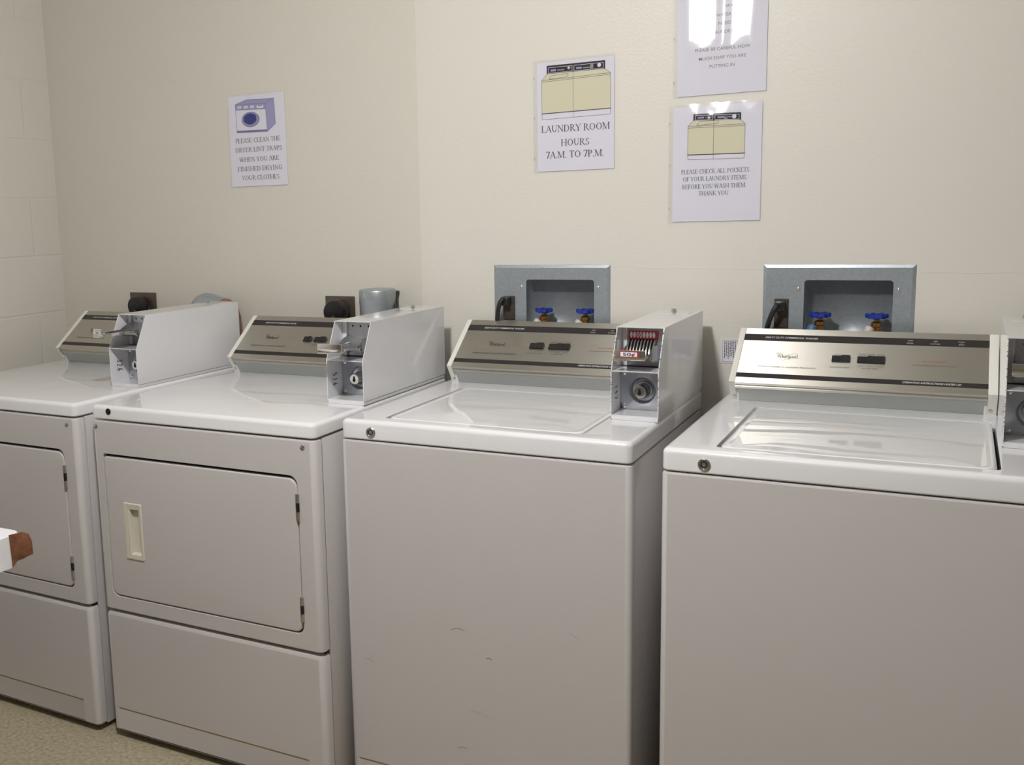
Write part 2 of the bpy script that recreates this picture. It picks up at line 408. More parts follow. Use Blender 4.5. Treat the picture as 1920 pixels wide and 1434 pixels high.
# ------------------------------------------------------------------ machines
CT = (0.510, 0.050); CE = (0.655, 0.1615)          # console nose and top edge, (depth, height above the top panel)
CL = math.hypot(CE[0] - CT[0], CE[1] - CT[1]); EY = ((CE[0] - CT[0]) / CL, (CE[1] - CT[1]) / CL)
def con_pt(s, out=0.0):    # along the sloping face; out = towards the viewer
    return (CT[0] + EY[0] * s - EY[1] * out, CT[1] + EY[1] * s + EY[0] * out)

def console(parent, width, hw, dyc, kind, slogan=True):
    x0, x1 = 0.0405, width - 0.126
    c0, c1 = 0.027, width - 0.108
    g = G()
    S = [0.0, 0.0175, 0.0320, 0.1400, 0.1625, 0.1735]
    sm = ['brushed_metal', 'stripe_black', 'brushed_metal', 'stripe_black', 'brushed_metal']
    pts, mats_ = [], []
    nose = [(0.545, 0.0005), (0.5275, 0.031), (0.5195, 0.0335), (0.5165, 0.0385), (0.5185, 0.0415), (0.5135, 0.0440), (0.5120, 0.0475)]
    for p in nose: pts.append(p)
    mats_ += ['apron_metal'] * 2 + ['brushed_metal'] * 4 + ['brushed_metal']
    for s in S: pts.append(con_pt(s, -0.002))
    mats_ += sm
    back = [(0.6585, 0.1590), (0.6540, 0.1480), (0.6280, 0.0005)]
    mats_ += ['brushed_metal'] * 3
    pts += back; mats_ += ['cap_plastic']
    P = [(y + dyc, z + hw) for y, z in pts]
    g.prism(P, 'x', x0, x1, 'cap_plastic', side_mats=mats_)
    en = Vector((0, -EY[1], EY[0])); ey = Vector((0, EY[0], EY[1]))
    o = Vector((0, CT[0] + dyc, CT[1] + hw)) + en * -0.002
    f = Flat(g, o, (1, 0, 0), ey, en, 0.00025)
    title = 'HEAVY DUTY COMMERCIAL ' + ('WASHER' if kind == 'washer' else 'DRYER')
    te = 0.2053 if kind == 'washer' else 0.2010
    f.sans(title, 0.0885, te, 0.1490, 0.0056, 'print_white', 2, 0.012, 0.25)
    f.serif('Whirlpool', 0.1226, 0.1684, 0.0847, 0.0112, 'print_black', 2)
    f.line([(0.1195, 0.0995), (0.131, 0.0995)], 0.0012, 'print_black')
    # the ring that sweeps through the brand mark
    sw = []
    for k in range(30):
        a = math.radians(-150 + 330 * k / 29); X, Y = 0.021 * math.cos(a), 0.0062 * math.sin(a)
        c, s_ = math.cos(.5), math.sin(.5); sw.append((0.148 + X * c - Y * s_, 0.0885 + X * s_ + Y * c))
    f.line(sw, 0.0008, 'print_grey', 1)
    f.sans('WORLD LEADER IN LAUNDRY PRODUCTS', 0.085, 0.2111, 0.0527, 0.0042, 'print_black', 2, 0.0, 0.25)
    if kind == 'washer':
        f.sans('NORMAL', 0.2475, 0.2600, 0.1010, 0.0026, 'print_brown'); f.sans('DELICATE', 0.2640, 0.2790, 0.1010, 0.0026, 'print_brown')
        f.sans('AGITATION SPEED', 0.2391, 0.2818, 0.0600, 0.0036, 'print_brown')
        for a, b_, t1, t2 in ((0.2962, 0.3120, 'HOT WASH', 'COLD RINSE'), (0.3165, 0.3300, 'WARM', 'COLD'), (0.3345, 0.3505, 'COLD WASH', 'COLD RINSE')):
            f.sans(t1, a, b_, 0.1052, 0.0024, 'print_brown'); f.sans(t2, a, b_, 0.1015, 0.0024, 'print_brown')
        f.sans('WATER TEMP', 0.3065, 0.3400, 0.0595, 0.0036, 'print_brown')
        for a, b_, tx in ((0.2985, 0.3080, 'HOT'), (0.3160, 0.3290, 'WARM'), (0.3360, 0.3490, 'COLD')): f.sans(tx, a, b_, 0.0675, 0.0024, 'print_brown')
        f.sans('DO NOT OVERLOAD', 0.4262, 0.4737, 0.0885, 0.0042, 'print_red')
        f.sans('ADD DETERGENT BEFORE LOADING CLOTHES', 0.4067, 0.4929, 0.0770, 0.0030, 'print_brown')
        f.sans('OPERATING INSTRUCTIONS UNDER LID', 0.3907, 0.5038, 0.0225, 0.0052, 'print_white', 2, 0.012, 0.25)
        for x, a, b_ in ((0.3991, 'WASH', 'RINSE'), (0.4496, 'ADD', 'SOFTENER'), (0.5007, 'FINAL', 'SPIN')):
            wa, wb = 0.0011 * len(a) + .0008, 0.0011 * len(b_) + .0008
            f.sans(a, x - wa, x + wa, 0.1535, 0.0030, 'print_white'); f.sans(b_, x - wb, x + wb, 0.1450, 0.0030, 'print_white')
            f.poly([(x - .0016, 0.1522), (x + .0016, 0.1522), (x, 0.1493)], 'print_red', 2)
        sws = [(0.2424, 0.2610), (0.2613, 0.2805), (0.2955, 0.3160), (0.3163, 0.3345), (0.3348, 0.3522)]
    else:
        f.sans('HEAT', 0.2680, 0.2830, 0.0915, 0.0028, 'print_brown')
        f.sans('SETTING', 0.2960, 0.3380, 0.0640, 0.0036, 'print_brown')
        sws = [(0.2630, 0.2790), (0.2790, 0.2870), (0.3000, 0.3200), (0.3203, 0.3380)]
    con = g.build('console', parent, recalc=True)
    for k, (a, b_) in enumerate(sws):
        gg = G(); tilt = 0.0035 if k in (0, 2) else 0.006
        p0, p1 = con_pt(0.0768), con_pt(0.0955)
        q0, q1 = con_pt(0.0768, 0.003), con_pt(0.0955 - 0.001, tilt)
        gg.prism([(p[0] + dyc, p[1] + hw) for p in (p0, q0, q1, p1)], 'x', a, b_, 'black_plastic'); gg.build('rocker_switch', con)
    for (a, b_, inner) in ((c0, x0, 1), (x1, c1, -1)):
        gg = G()
        pr = [(0.545, 0.0), (0.537, 0.013), con_pt(0.0), con_pt(CL * .985), con_pt(CL, -0.004), (0.6590, 0.1570), (0.632, 0.0)]
        pr[1:1] = []
        gg.prism([(y + dyc, z + hw) for y, z in pr], 'x', a, b_, 'cap_plastic')
        tab = [(0.5435, 0.0), (0.5275, 0.0325), (0.5335, 0.0325), (0.5495, 0.0)]
        ia, ib = (b_, b_ + .006) if inner == 1 else (a - .006, a)
        gg.prism([(y + dyc, z + hw) for y, z in tab], 'x', ia, ib, 'cap_plastic')
        bmesh.ops.bevel(gg.bm, geom=[e for e in gg.bm.edges if e.calc_length() > .03], offset=0.0012, segments=2, profile=.5, affect='EDGES')
        cap = gg.build('end_cap', con)
        gs = G(); xc = (a + b_) / 2 + (0.003 if inner == 1 else -0.003)
        ax = Vector((0, -0.885, 0.465)) * -1
        pc = Vector((xc, 0.5385 + dyc, 0.0115 + hw)); nn = Vector((0, -0.88, -0.45)).normalized()
        gs.lathe([(0.0042, 0), (0.0042, 0.0012), (0.003, 0.0022), (0.0005, 0.0024)], pc, nn, 'dull_chrome', 14); gs.build('screw', con)
    return con

def top_panel(parent, W, dep, hw, th, lid):
    """glossy top with rolled front and side edges; washers have the lid opening cut through"""
    g = G()
    rad = 0.011
    prof = []                     # edge profile: (inset, height)
    for k in range(7):
        a = math.radians(90 * k / 6); prof.append((rad - rad * math.cos(a) if k else 0.0, hw - rad + rad * math.sin(a)))
    rings = [rrect(0.003, W - .003, 0.003, dep, (0.012, 0.012, 0.002, 0.002))]
    Z = [hw - th]
    rings.append(rrect(0, W, 0, dep, (0.015, 0.015, 0.002, 0.002))); Z.append(hw - th + .003)
    for ins, z in prof:
        rings.append(rrect(ins, W - ins, ins, dep - ins * .2, (max(.016 - ins * .5, .004),) * 2 + (.002, .002))); Z.append(z)
    R = [[(x, y, z) for x, y in r] for r, z in zip(rings, Z)]
    if lid:
        lx0, lx1, ly0, ly1 = lid
        hole = rrect(lx0, lx1, ly0, ly1, 0.010)
        ii = prof[-1][0]
        R.append([(x, y, hw) for x, y in corner_loop(ii + .008, W - ii - .008, ii + .008, dep - .01)])
        # ramp slightly to the lid cut-out
        R.append([(x, y, hw) for x, y in hole]); R.append([(x, y, hw - 0.020) for x, y in hole])
        g.loops(R, 'enamel_top', True, False)
        g.add([(x, y, hw - 0.020) for x, y in hole], [tuple(range(len(hole)))], 'void_black')
    else:
        g.loops(R, 'enamel_top', True, True)
    return g.build('top_panel', parent)

def front_wrap(g, W, z0, z1, mt, ret=0.026, r=0.012, opening=None, thick=0.02, top_round=0.004, emboss=None, open_depth=0.016):
    """front sheet with rounded vertical edges and returns at both sides"""
    arcL = [(r - r * math.cos(math.radians(90 * k / 5)), r - r * math.sin(math.radians(90 * k / 5))) for k in range(6)]
    path = [(0, ret)] + arcL + [(W - x, y) for x, y in reversed(arcL)] + [(W, ret)]
    tr = top_round
    def row(z, inset):
        n = len(path); out = []
        for i, (x, y) in enumerate(path):
            xx = x + (inset if x < W / 2 else -inset) if True else x
            yy = y + inset if y < ret else y
            out.append((xx, min(yy, ret), z))
        return out
    rows = [row(z0, tr), row(z0 + tr, 0), row(z1 - tr, 0), row(z1 - tr * .3, tr * .3), row(z1, tr)]
    V = [[g.bm.verts.new(p) for p in rr] for rr in rows]; i = g.mi(mt); n = len(path)
    for a, (A, B) in enumerate(zip(V, V[1:])):
        for k in range(n - 1):
            if a == 1 and k == 6 and (opening or emboss): continue
            F = g.bm.faces.new((A[k], A[k + 1], B[k + 1], B[k])); F.material_index = i
    # top and bottom ledges, back
    bt_ = [g.bm.verts.new((p[0], ret, z1)) for p in (path[0], path[-1])]
    F = g.bm.faces.new(V[-1]); F.material_index = i
    F = g.bm.faces.new(V[0]); F.material_index = i
    fx0, fx1, fz0, fz1 = r, W - r, z0 + tr, z1 - tr
    if opening:
        ox0, ox1, oz0, oz1, orad = opening
        out = corner_loop(fx0, fx1, fz0, fz1); inn = rrect(ox0, ox1, oz0, oz1, orad)
        inn2 = rrect(ox0 + .0007, ox1 - .0007, oz0 + .0007, oz1 - .0007, [max(q - .0007, .001) for q in (orad if isinstance(orad, (list, tuple)) else [orad] * 4)])
        g.loops([[(x, 0, z) for x, z in out], [(x, 0, z) for x, z in inn], [(x, .0008, z) for x, z in inn2], [(x, open_depth, z) for x, z in inn2]], mt)
        g.add([(x, open_depth, z) for x, z in inn2], [tuple(range(len(inn2)))], 'void_black')
    if emboss:
        ex0, ex1, ez = emboss; d = 0.0022
        ys = [(fz0, 0)]; 
        g.add([(fx0, 0, fz0), (ex0, 0, fz0), (ex0, 0, ez), (fx0, 0, ez)], [(0, 1, 2, 3)], mt)
        g.add([(ex1, 0, fz0), (fx1, 0, fz0), (fx1, 0, ez), (ex1, 0, ez)], [(0, 1, 2, 3)], mt)
        g.add([(fx0, 0, ez), (fx1, 0, ez), (fx1, 0, fz1), (fx0, 0, fz1)], [(0, 1, 2, 3)], mt)
        q = 0.0055
        g.add([(ex0, 0, fz0), (ex0, 0, ez), (ex1, 0, ez), (ex1, 0, fz0), (ex0 + q, d, fz0), (ex0 + q, d, ez - q), (ex1 - q, d, ez - q), (ex1 - q, d, fz0)],
              [(0, 1, 5, 4), (2, 3, 7, 6), (4, 5, 6, 7)], mt)
        g.add([(ex0, 0, ez), (ex1, 0, ez), (ex1 - q, d, ez - q), (ex0 + q, d, ez - q)], [(0, 1, 2, 3)], 'crease_tan')  # upper slope of the crease coloured tan

def feet(parent, W, dep):
    for x in (0.05, W - 0.05):
        for y in (0.06, dep - 0.05):
            g = G(); g.lathe([(0.020, 0), (0.020, 0.010), (0.008, 0.012), (0.008, 0.035)], (x, y, 0), (0, 0, 1), 'black_rubber', 16); g.build('foot', parent)

def lock_cylinder(parent, x, z, y=0.0, name='lid_lock'):
    g = G()
    g.lathe([(0.0120, 0.000), (0.0120, 0.002), (0.0105, 0.0035), (0.0085, 0.0035), (0.0080, 0.0015), (0.0065, 0.0015), (0.0062, 0.0005)], (x, y, z), (0, -1, 0), 'dull_chrome', 24)
    g.lathe([(0.0062, 0.0006), (0.0058, 0.0020), (0.0048, 0.0020), (0.0046, 0.0008)], (x, y, z), (0, -1, 0), 'black_plastic', 20)
    g.lathe([(0.0046, 0.0008), (0.0030, 0.0016), (0.0002, 0.0016)], (x, y, z), (0, -1, 0), 'dull_chrome', 18)
    g.build(name, parent)

def washer(label, x0, y0, scuffs=False):
    W, dep, hw, th = 0.680, 0.630, 0.9124, 0.0445
    t = thing('washing_machine', label, 'washing machine', (x0, y0, 0), 0, 'coin washers by the wall')
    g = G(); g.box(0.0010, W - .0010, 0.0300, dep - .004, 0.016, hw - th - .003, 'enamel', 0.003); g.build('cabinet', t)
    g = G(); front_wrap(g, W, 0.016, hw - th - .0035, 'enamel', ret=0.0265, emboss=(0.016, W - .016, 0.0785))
    f = Flat(g, (0, 0, 0), (1, 0, 0), (0, 0, 1), (0, -1, 0), 0.0003)
    if scuffs:
        def hair(x, z, L, bend, rise, wd=0.0009):
            f.line([(x + L * k / 8, z + bend * math.sin(PI * k / 8) + rise * k / 8) for k in range(9)], wd, 'scuff', 1)
        hair(0.272, 0.447, 0.034, 0.006, 0.004); hair(0.358, 0.3965, 0.013, 0.002, -0.001, 0.0012); hair(0.285, 0.168, 0.022, 0.003, 0.0, 0.001)
        hair(0.04, 0.335, 0.03, 0.003, -0.004, 0.0006); hair(0.315, 0.265, 0.05, 0.002, -0.008, 0.0005); hair(0.55, 0.49, 0.02, 0.0, -0.008, 0.0006)
    g.build('front_panel', t, sharp=32)
    top_panel(t, W, dep, hw, th, (0.0935, 0.5675, 0.0420, 0.4720))
    # lid: shallow pillow with rounded corners
    g = G()
    def ring(ins, z, rr): return [(x, y, z) for x, y in rrect(0.0995 + ins, 0.5620 - ins, 0.0430 + ins, 0.4710 - ins, rr, 7)]
    g.loops([ring(0, hw - .018, .026), ring(0, hw - .003, .026), ring(0.0012, hw - .0008, .025), ring(0.004, hw + .0006, .024), ring(0.009, hw + .0006, .022), ring(0.015, hw - .0006, .020)], 'enamel_top', True, False)
    # the panel inside the rim, gently dished
    NX, NY = 24, 16; lx0, lx1, ly0, ly1 = 0.0995 + .015, 0.5620 - .015, 0.0430 + .015, 0.4710 - .015
    base = ring(0.015, hw - .0006, .020)
    rings = [base]
    cx, cy = (lx0 + lx1) / 2, (ly0 + ly1) / 2
    for k in range(1, 9):
        q = 1 - k / 9.0; rings.append([(cx + (x - cx) * q, cy + (y - cy) * q, hw - .0006 + 0.0022 * (1 - q * q)) for x, y, z in base])
    g.loops(rings, 'enamel_top', False, True)
    g.build('lid', t, sharp=60)
    lock_cylinder(t, 0.0812, 0.8862)
    console(t, W, hw, 0.0, 'washer')
    feet(t, W, dep)
    return t

def dryer(label, xr, y0, rot=0.0, hole=True):
    W, dep, hw, th = 0.687, 0.678, 0.914, 0.0355
    # origin at the front left corner; xr is where the front right corner stands
    x0 = xr - W * math.cos(rot); yy = y0 - W * math.sin(rot)
    t = thing('clothes_dryer', label, 'dryer', (x0, yy, 0), rot, 'coin dryers by the wall')
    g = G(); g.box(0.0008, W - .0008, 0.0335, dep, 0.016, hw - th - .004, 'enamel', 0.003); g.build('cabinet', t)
    g = G(); g.box(0.0060, W - .0060, 0.0200, 0.0340, 0.030, hw - th - .012, 'black_rubber'); g.build('seam_shade', t)  # black slab added behind the panel gaps, standing in for their shadow
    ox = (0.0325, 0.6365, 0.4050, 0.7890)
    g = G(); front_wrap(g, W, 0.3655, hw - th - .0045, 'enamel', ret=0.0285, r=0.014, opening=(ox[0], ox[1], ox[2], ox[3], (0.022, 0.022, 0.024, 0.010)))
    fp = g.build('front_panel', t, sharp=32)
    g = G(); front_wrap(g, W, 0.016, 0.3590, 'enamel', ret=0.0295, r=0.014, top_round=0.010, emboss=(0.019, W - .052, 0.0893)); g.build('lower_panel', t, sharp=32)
    top_panel(t, W, dep, hw, th, None)
    # door: pressed sheet with a rolled rim
    d0, d1, d2, d3 = ox[0] + .0022, ox[1] - .0042, ox[2] + .0045, ox[3] - .0085
    rr = (0.020, 0.020, 0.022, 0.009)
    hx0, hx1, hz0, hz1 = 0.0925, 0.1530, 0.5150, 0.6650
    def ring(ins, y): return [(x, y, z) for x, z in rrect(d0 + ins, d1 - ins, d2 + ins, d3 - ins, [max(q - ins * .5, .004) for q in rr])]
    g = G()
    px0, px1, pz0, pz1 = hx0 + .018, hx1 - .010, hz0 + .014, hz1 - .016     # cut-out behind the handle cup
    inn = [(x, 0.0, z) for x, z in corner_loop(px0, px1, pz0, pz1)]
    g.loops([ring(0, .0145), ring(0, .002), ring(0.0007, .0008), ring(0.002, 0.0001), ring(0.004, 0.0), inn, [(x, .013, z) for x, y, z in inn]], 'enamel')
    door = g.build('door', t, sharp=50)
    # handle: almond frame around a deep finger cup
    g = G()
    def hr(ins, y, k=0): return [(x, y, z) for x, z in rrect(hx0 + ins, hx1 - ins, hz0 + ins, hz1 - ins, .003)]
    cup = lambda i, y: [(x, y, z) for x, z in corner_loop(px0 + .001 + i, px1 - .001 - i, pz0 + .001 + i, pz1 - .001 - i)]
    g.loops([hr(0, -0.0002), hr(0.001, -0.0028), hr(0.003, -0.0034), hr(0.008, -0.0018), cup(-.002, -0.0018), cup(0, 0.0), cup(0.001, 0.0115)], 'almond_plastic', False, True)
    g.build('handle', door, label='almond plastic recessed pull')
    for z0_, z1_ in ((0.683, 0.747), (0.438, 0.498)):
        gh = G(); xh = 0.6345
        gh.box(xh - .006, xh + .004, -.0025, 0.006, z0_, z1_, 'dull_chrome', 0.001, 1)
        for k in range(3):
            a = z0_ + (z1_ - z0_) * (k + .03) / 3; b_ = z0_ + (z1_ - z0_) * (k + .97) / 3
            gh.lathe([(0.0042, 0), (0.0042, b_ - a)], (xh + .001, -.0025, a), (0, 0, 1), 'dull_chrome' if k != 1 else 'black_plastic', 12)
        gh.build('hinge', door)
    for x, z in ((0.0060, 0.8590), (0.6540, 0.8580)):
        if hole is False and x < 0.1: pass
        gs = G(); xx = x if x > 0.1 else 0.0165
        gs.lathe([(0.0062, 0), (0.0058, .0018), (0.0036, .003), (0.0005, .0034)], (xx, -0.0001, z), (0, -1, 0), 'dull_chrome', 16)
        gs.build('screw', fp)
    if hole:
        gh = G(); gh.lathe([(0.0085, 0.0), (0.0082, 0.0009), (0.0002, 0.001)], (0.0630, -0.0002, 0.8993), (0, -1, 0), 'void_black', 20); gh.build('hole_plug', t)
    console(t, W if hole else W - 0.006, hw, 0.028, 'dryer')
    feet(t, W, dep)
    return t

DX_B, DX_A = -0.023, -0.755
dryer('white dryer at the far left, half out of view, beneath the coin box marked 326', DX_A, -0.092, math.radians(-1.0), hole=False)
dryer('white front-loading dryer second from left with a black plug in its top edge', DX_B, -0.082)
washer('white top-loading washer beside the dryers with a red-plated 50 cent coin slide above it', -0.004, 0.0, True)
washer('white top-loading washer at far right with lamp glare on its console', 0.739, -0.016)

# ------------------------------------------------------------------ coin boxes
BW, BL, BH, BM, BS = 0.1050, 0.425, 0.2010, 0.1086, 0.046
DIG = {'1': [[(.5, 0), (.5, 1)]], '2': [[(.1, .8), (.3, 1), (.6, .95), (.7, .7), (.1, .02), (.8, 0)]], '3': [[(.15, .9), (.5, 1), (.75, .8), (.4, .52), (.75, .25), (.5, 0), (.1, .08)]],
       '4': [[(.5, 1), (.08, .4), (.8, .4)], [(.6, .75), (.55, 0)]], '5': [[(.75, 1), (.2, 1), (.15, .55), (.6, .6), (.75, .3), (.5, 0), (.1, .05)]],
       '6': [[(.65, 1), (.25, .6), (.12, .25), (.4, 0), (.75, .2), (.55, .48), (.18, .35)]], '7': [[(.1, 1), (.75, 1), (.35, 0)]]}
def coin_box(label, loc, rot, number=None, slide=0.0, priced=False, worn=False, back_extra=0.0, tab=False, lift=0.0):
    t = thing('coin_box', label, 'coin box', loc, rot, 'coin boxes on the machines')
    L, tk = BL + back_extra, 0.0018
    prof = [(0, 0.0095), (0, BM), (BS, BH), (L, BH), (L, 0.0095)]
    g = G()
    for a in (0.0, BW - tk): g.prism(prof, 'x', a, a + tk, 'hood_paint')
    g.box(tk, BW - tk, BS, L, BH - tk, BH, 'hood_paint'); g.box(tk, BW - tk, L - tk, L, 0.0095, BH - tk, 'hood_paint')
    if worn:     # chipped paint along the front lips
        rnd = random.Random(3)
        for a in (0.0, BW - tk):
            for k in range(22):
                f0 = rnd.random(); y, z = (0, f0 * BM) if k % 2 else (BS * f0, BM + (BH - BM) * f0)
                s_ = 0.0003 + rnd.random() * .0008
                g.box(a - .0001, a + tk + .0001, y - .00015, y + s_, z, z + s_ * 1.6, 'print_brown')
    bmesh.ops.remove_doubles(g.bm, verts=g.bm.verts[:], dist=1e-6)
    f = Flat(g, (tk, 0, 0), (0, 0, -1), (0, 1, 0), (1, 0, 0), 0.0003)
    if number:
        u = -0.072
        for ch in number:
            for st in DIG[ch]: f.line([(u + 0.0085 * px, 0.026 + 0.019 * py) for px, py in st], 0.0021, 'print_black', 1)
            u += 0.0125
    hood = g.build('housing', t)
    g = G(); g.box(0.0008, BW - .0008, 0.0008, L - .002, 0.0002, 0.0085, 'hood_paint', 0.0008, 1)
    g.box(tk, BW - tk, 0.0012, 0.069, 0.0085, 0.0112, 'hood_paint'); g.build('base', t)
    g = G(); g.box(tk, BW - tk, 0.0005, 0.069, BM - .0012, BM + .0006, 'hood_paint', 0.0004, 1); g.build('shelf', t)
    # lock plate with a dished opening
    lc = (0.0515, 0.0560); py = 0.070
    g = G(); n = 24
    # rectangle loop matched to a 24-gon
    rectl = []
    for k in range(n):
        a = 2 * PI * k / n; c, s_ = math.cos(a), math.sin(a); q = min((BW / 2 - tk - .0005) / max(abs(c), 1e-6), 0.0470 / max(abs(s_), 1e-6))
        rectl.append((BW / 2 + c * q, 0.0600 + s_ * q))
    def cc(r, y): return [(lc[0] + r * math.cos(2 * PI * k / n), y, lc[1] + r * math.sin(2 * PI * k / n)) for k in range(n)]
    g.loops([[(x, py + .002, z) for x, z in rectl], [(x, py, z) for x, z in rectl], cc(.0315, py), cc(.0300, py - .0012), cc(.0285, py + .001), cc(.0255, py + .012), cc(.0190, py + .016)], 'zinc_plate', False, True)
    g.box(tk, BW - tk, py + .0005, py + .002, 0.0112, 0.014, 'zinc_plate')
    pl = g.build('lock_plate', t, sharp=40)
    for x, z in ((0.0105, 0.0195), (0.0105, 0.0945), (0.0925, 0.0195), (0.0925, 0.0945)):
        gb = G(); gb.lathe([(0.0058, 0), (0.0052, .0022), (0.0034, .0038), (0.0004, .0045)], (x, py, z), (0, -1, 0), 'chrome', 16); gb.build('bolt', pl)
    g = G(); y0_ = py + .015; ln = 0.0400
    g.lathe([(0.0185, 0), (0.0180, .010), (0.0150, .018), (0.0138, .022), (0.0132, ln - .0015), (0.0120, ln), (0.0060, ln), (0.0002, ln)], (lc[0], y0_, lc[1]), (0, -1, 0), 'chrome', 28)
    kf = Flat(g, (lc[0], y0_ - ln, lc[1]), (1, 0, 0), (0, 0, 1), (0, -1, 0), 0.0003)
    kf.disc(0.0, -0.0025, .0042, .0042, 'void_black'); kf.poly([(-.0032, -.001), (.0032, -.001), (.0014, .0075), (-.0014, .0075)], 'void_black', 2)
    g.build('lock', pl)
    # slide panel
    sy = 0.084
    g = G(); g.box(tk, BW - tk, sy, sy + .003, BM + .0006, BH - tk, 'zinc_plate')
    g.box(tk, tk + .012, sy - .006, sy, BM + .0006, BH - tk, 'hood_paint', 0.001, 1)
    if not priced:
        pf = Flat(g, (0, sy, 0), (1, 0, 0), (0, 0, 1), (0, -1, 0), 0.0003)
        for x in (0.030, 0.0525, 0.076): pf.disc(x, BH - .016, .0026, .0026, 'void_black', 1, 12)
    g.build('slide_panel', t)
    zs = 0.1360 + lift
    g = G()
    g.box(0.0150, 0.0800, 0.030, sy, zs - .0060, zs + .0005, 'dull_chrome', 0.001, 1)
    for x in (0.0150, 0.0760): g.prism([(0.034, zs - .010), (sy, zs - .018), (sy, zs + .026), (0.060, zs + .020), (0.034, zs + .010)], 'x', x, x + .004, 'dull_chrome')
    g.prism([(0.0800, 0.040), (0.0900, sy), (0.0800, sy)], 'z', zs - .010, zs + .024, 'chrome')
    g.build('slide_housing', t)
    # the moving slide
    yf = slide
    g = G()
    g.box(0.0205, 0.0745, yf + (.030 if tab else 0), sy - .002, zs + .0010, zs + .0045, 'chrome', 0.0006, 1)
    if tab: g.box(0.0140, 0.0400, yf, sy - .002, zs + .0012, zs + .0043, 'chrome', 0.0006, 1)
    for x in (0.0190, 0.0735): g.box(x, x + .0025, yf + (.030 if tab else 0), sy - .004, zs + .0010, zs + .0080, 'chrome', 0.0006, 1)
    g.box(0.0090, 0.0440 if tab else 0.0775, yf - .0040, yf, zs - .0020, zs + .0205, 'chrome', 0.0018, 2)
    g.box(0.0095, 0.0400, yf - .0060, yf - .003, zs - .0035, zs - .0005, 'chrome', 0.001, 1)
    sl = g.build('coin_slide', t)
    if priced:
        g = G(); g.box(0.0215, 0.0625, yf - .0048, yf - .0039, zs + .0050, zs + .0185, 'red_plate', 0.0004, 1)
        lf = Flat(g, (0, yf - .0048, 0), (1, 0, 0), (0, 0, 1), (0, -1, 0), 0.00025)
        lf.rect(0.0240, 0.0600, zs + .0070, zs + .0165, 'paper', 1)
        lf.sans('50\u00a2', 0.0290, 0.0555, zs + .0085, 0.0066, 'print_black', 2, 0.02)
        g.build('price_label', sl, label='red framed label reading 50 cents')
    elif tab:
        g = G(); g.box(0.0115, 0.0415, yf - .0046, yf - .0039, zs + .0040, zs + .0165, 'dull_chrome', 0.0004, 1)
        lf = Flat(g, (0, yf - .0046, 0), (1, 0, 0), (0, 0, 1), (0, -1, 0), 0.00025)
        lf.rect(0.0135, 0.0395, zs + .0060, zs + .0145, 'paper', 1); lf.rect(0.0200, 0.0340, zs + .0075, zs + .0130, 'print_grey', 2)
        g.build('price_label', sl)
    if priced:
        g = G(); g.prism([(sy - .0035, 0.1700), (sy - .0015, 0.1700), (sy - .0005, 0.1885), (sy - .0025, 0.1885)], 'x', 0.0165, 0.0815, 'red_plate')
        cf = Flat(g, (0, sy - .0036, 0.1700), (1, 0, 0), (0, 0.054, 0.9985), (0, -1, 0.054), 0.0003)
        for k in range(8):
            x = 0.0225 + k * .0072
            cf.disc(x, .0098, .0029, .0068, 'paper', 1, 18)
            if k in (2, 3): cf.disc(x, .0098, .0019, .0050, 'print_grey', 2, 14)
        g.build('coin_plate', t, label='red plate with eight pale oval coin marks')
        for k in range(9):
            x = 0.0195 + k * .0071
            gd = G(); gd.prism([(0.052, zs + .0045), (0.078, zs + .0045), (0.080, zs + .0340), (0.070, zs + .0300), (0.056, zs + .0130)], 'x', x - .0014, x + .0014, 'chrome'); gd.build('slot_divider', t)
        g = G(); g.box(0.0185, 0.0770, 0.0790, 0.0815, zs + .005, 0.1700, 'void_black'); g.build('slot_back', t)
    # chrome push lock on the lid
    g = G(); g.lathe([(0.0085, 0), (0.0085, .0015), (0.0060, .0020), (0.0060, .0075), (0.0048, .0085), (0.0002, .0085)], (0.0430, 0.385, BH), (0, 0, 1), 'chrome', 20); g.build('top_lock', t)
    g = G(); g.box(0.0160, BW - .0160, L - .095, L - .014, BH, BH + .0006, 'hood_paint'); g.build('lid_plate', t)
    return t

coin_box('white coin box on the far left dryer, marked 326 in black pen', (-0.8625, 0.1545, 0.914), math.radians(-1.5), '326', slide=-0.060, back_extra=0.030, tab=True, lift=0.015)
coin_box('white coin box on the second dryer, marked 516 in black pen', (-0.1290, 0.1450, 0.914), 0, '516', slide=-0.048, back_extra=0.028)
coin_box('white coin box with a red coin plate and 50 cent slide, marked 147', (0.5710, 0.2050, 0.9124), 0, '147', slide=-0.003, priced=True, worn=True)
coin_box('white coin box with a dark interior at the right edge, on the far right washer', (1.3120, 0.2080, 0.9124), 0, None, slide=0.020, worn=True)

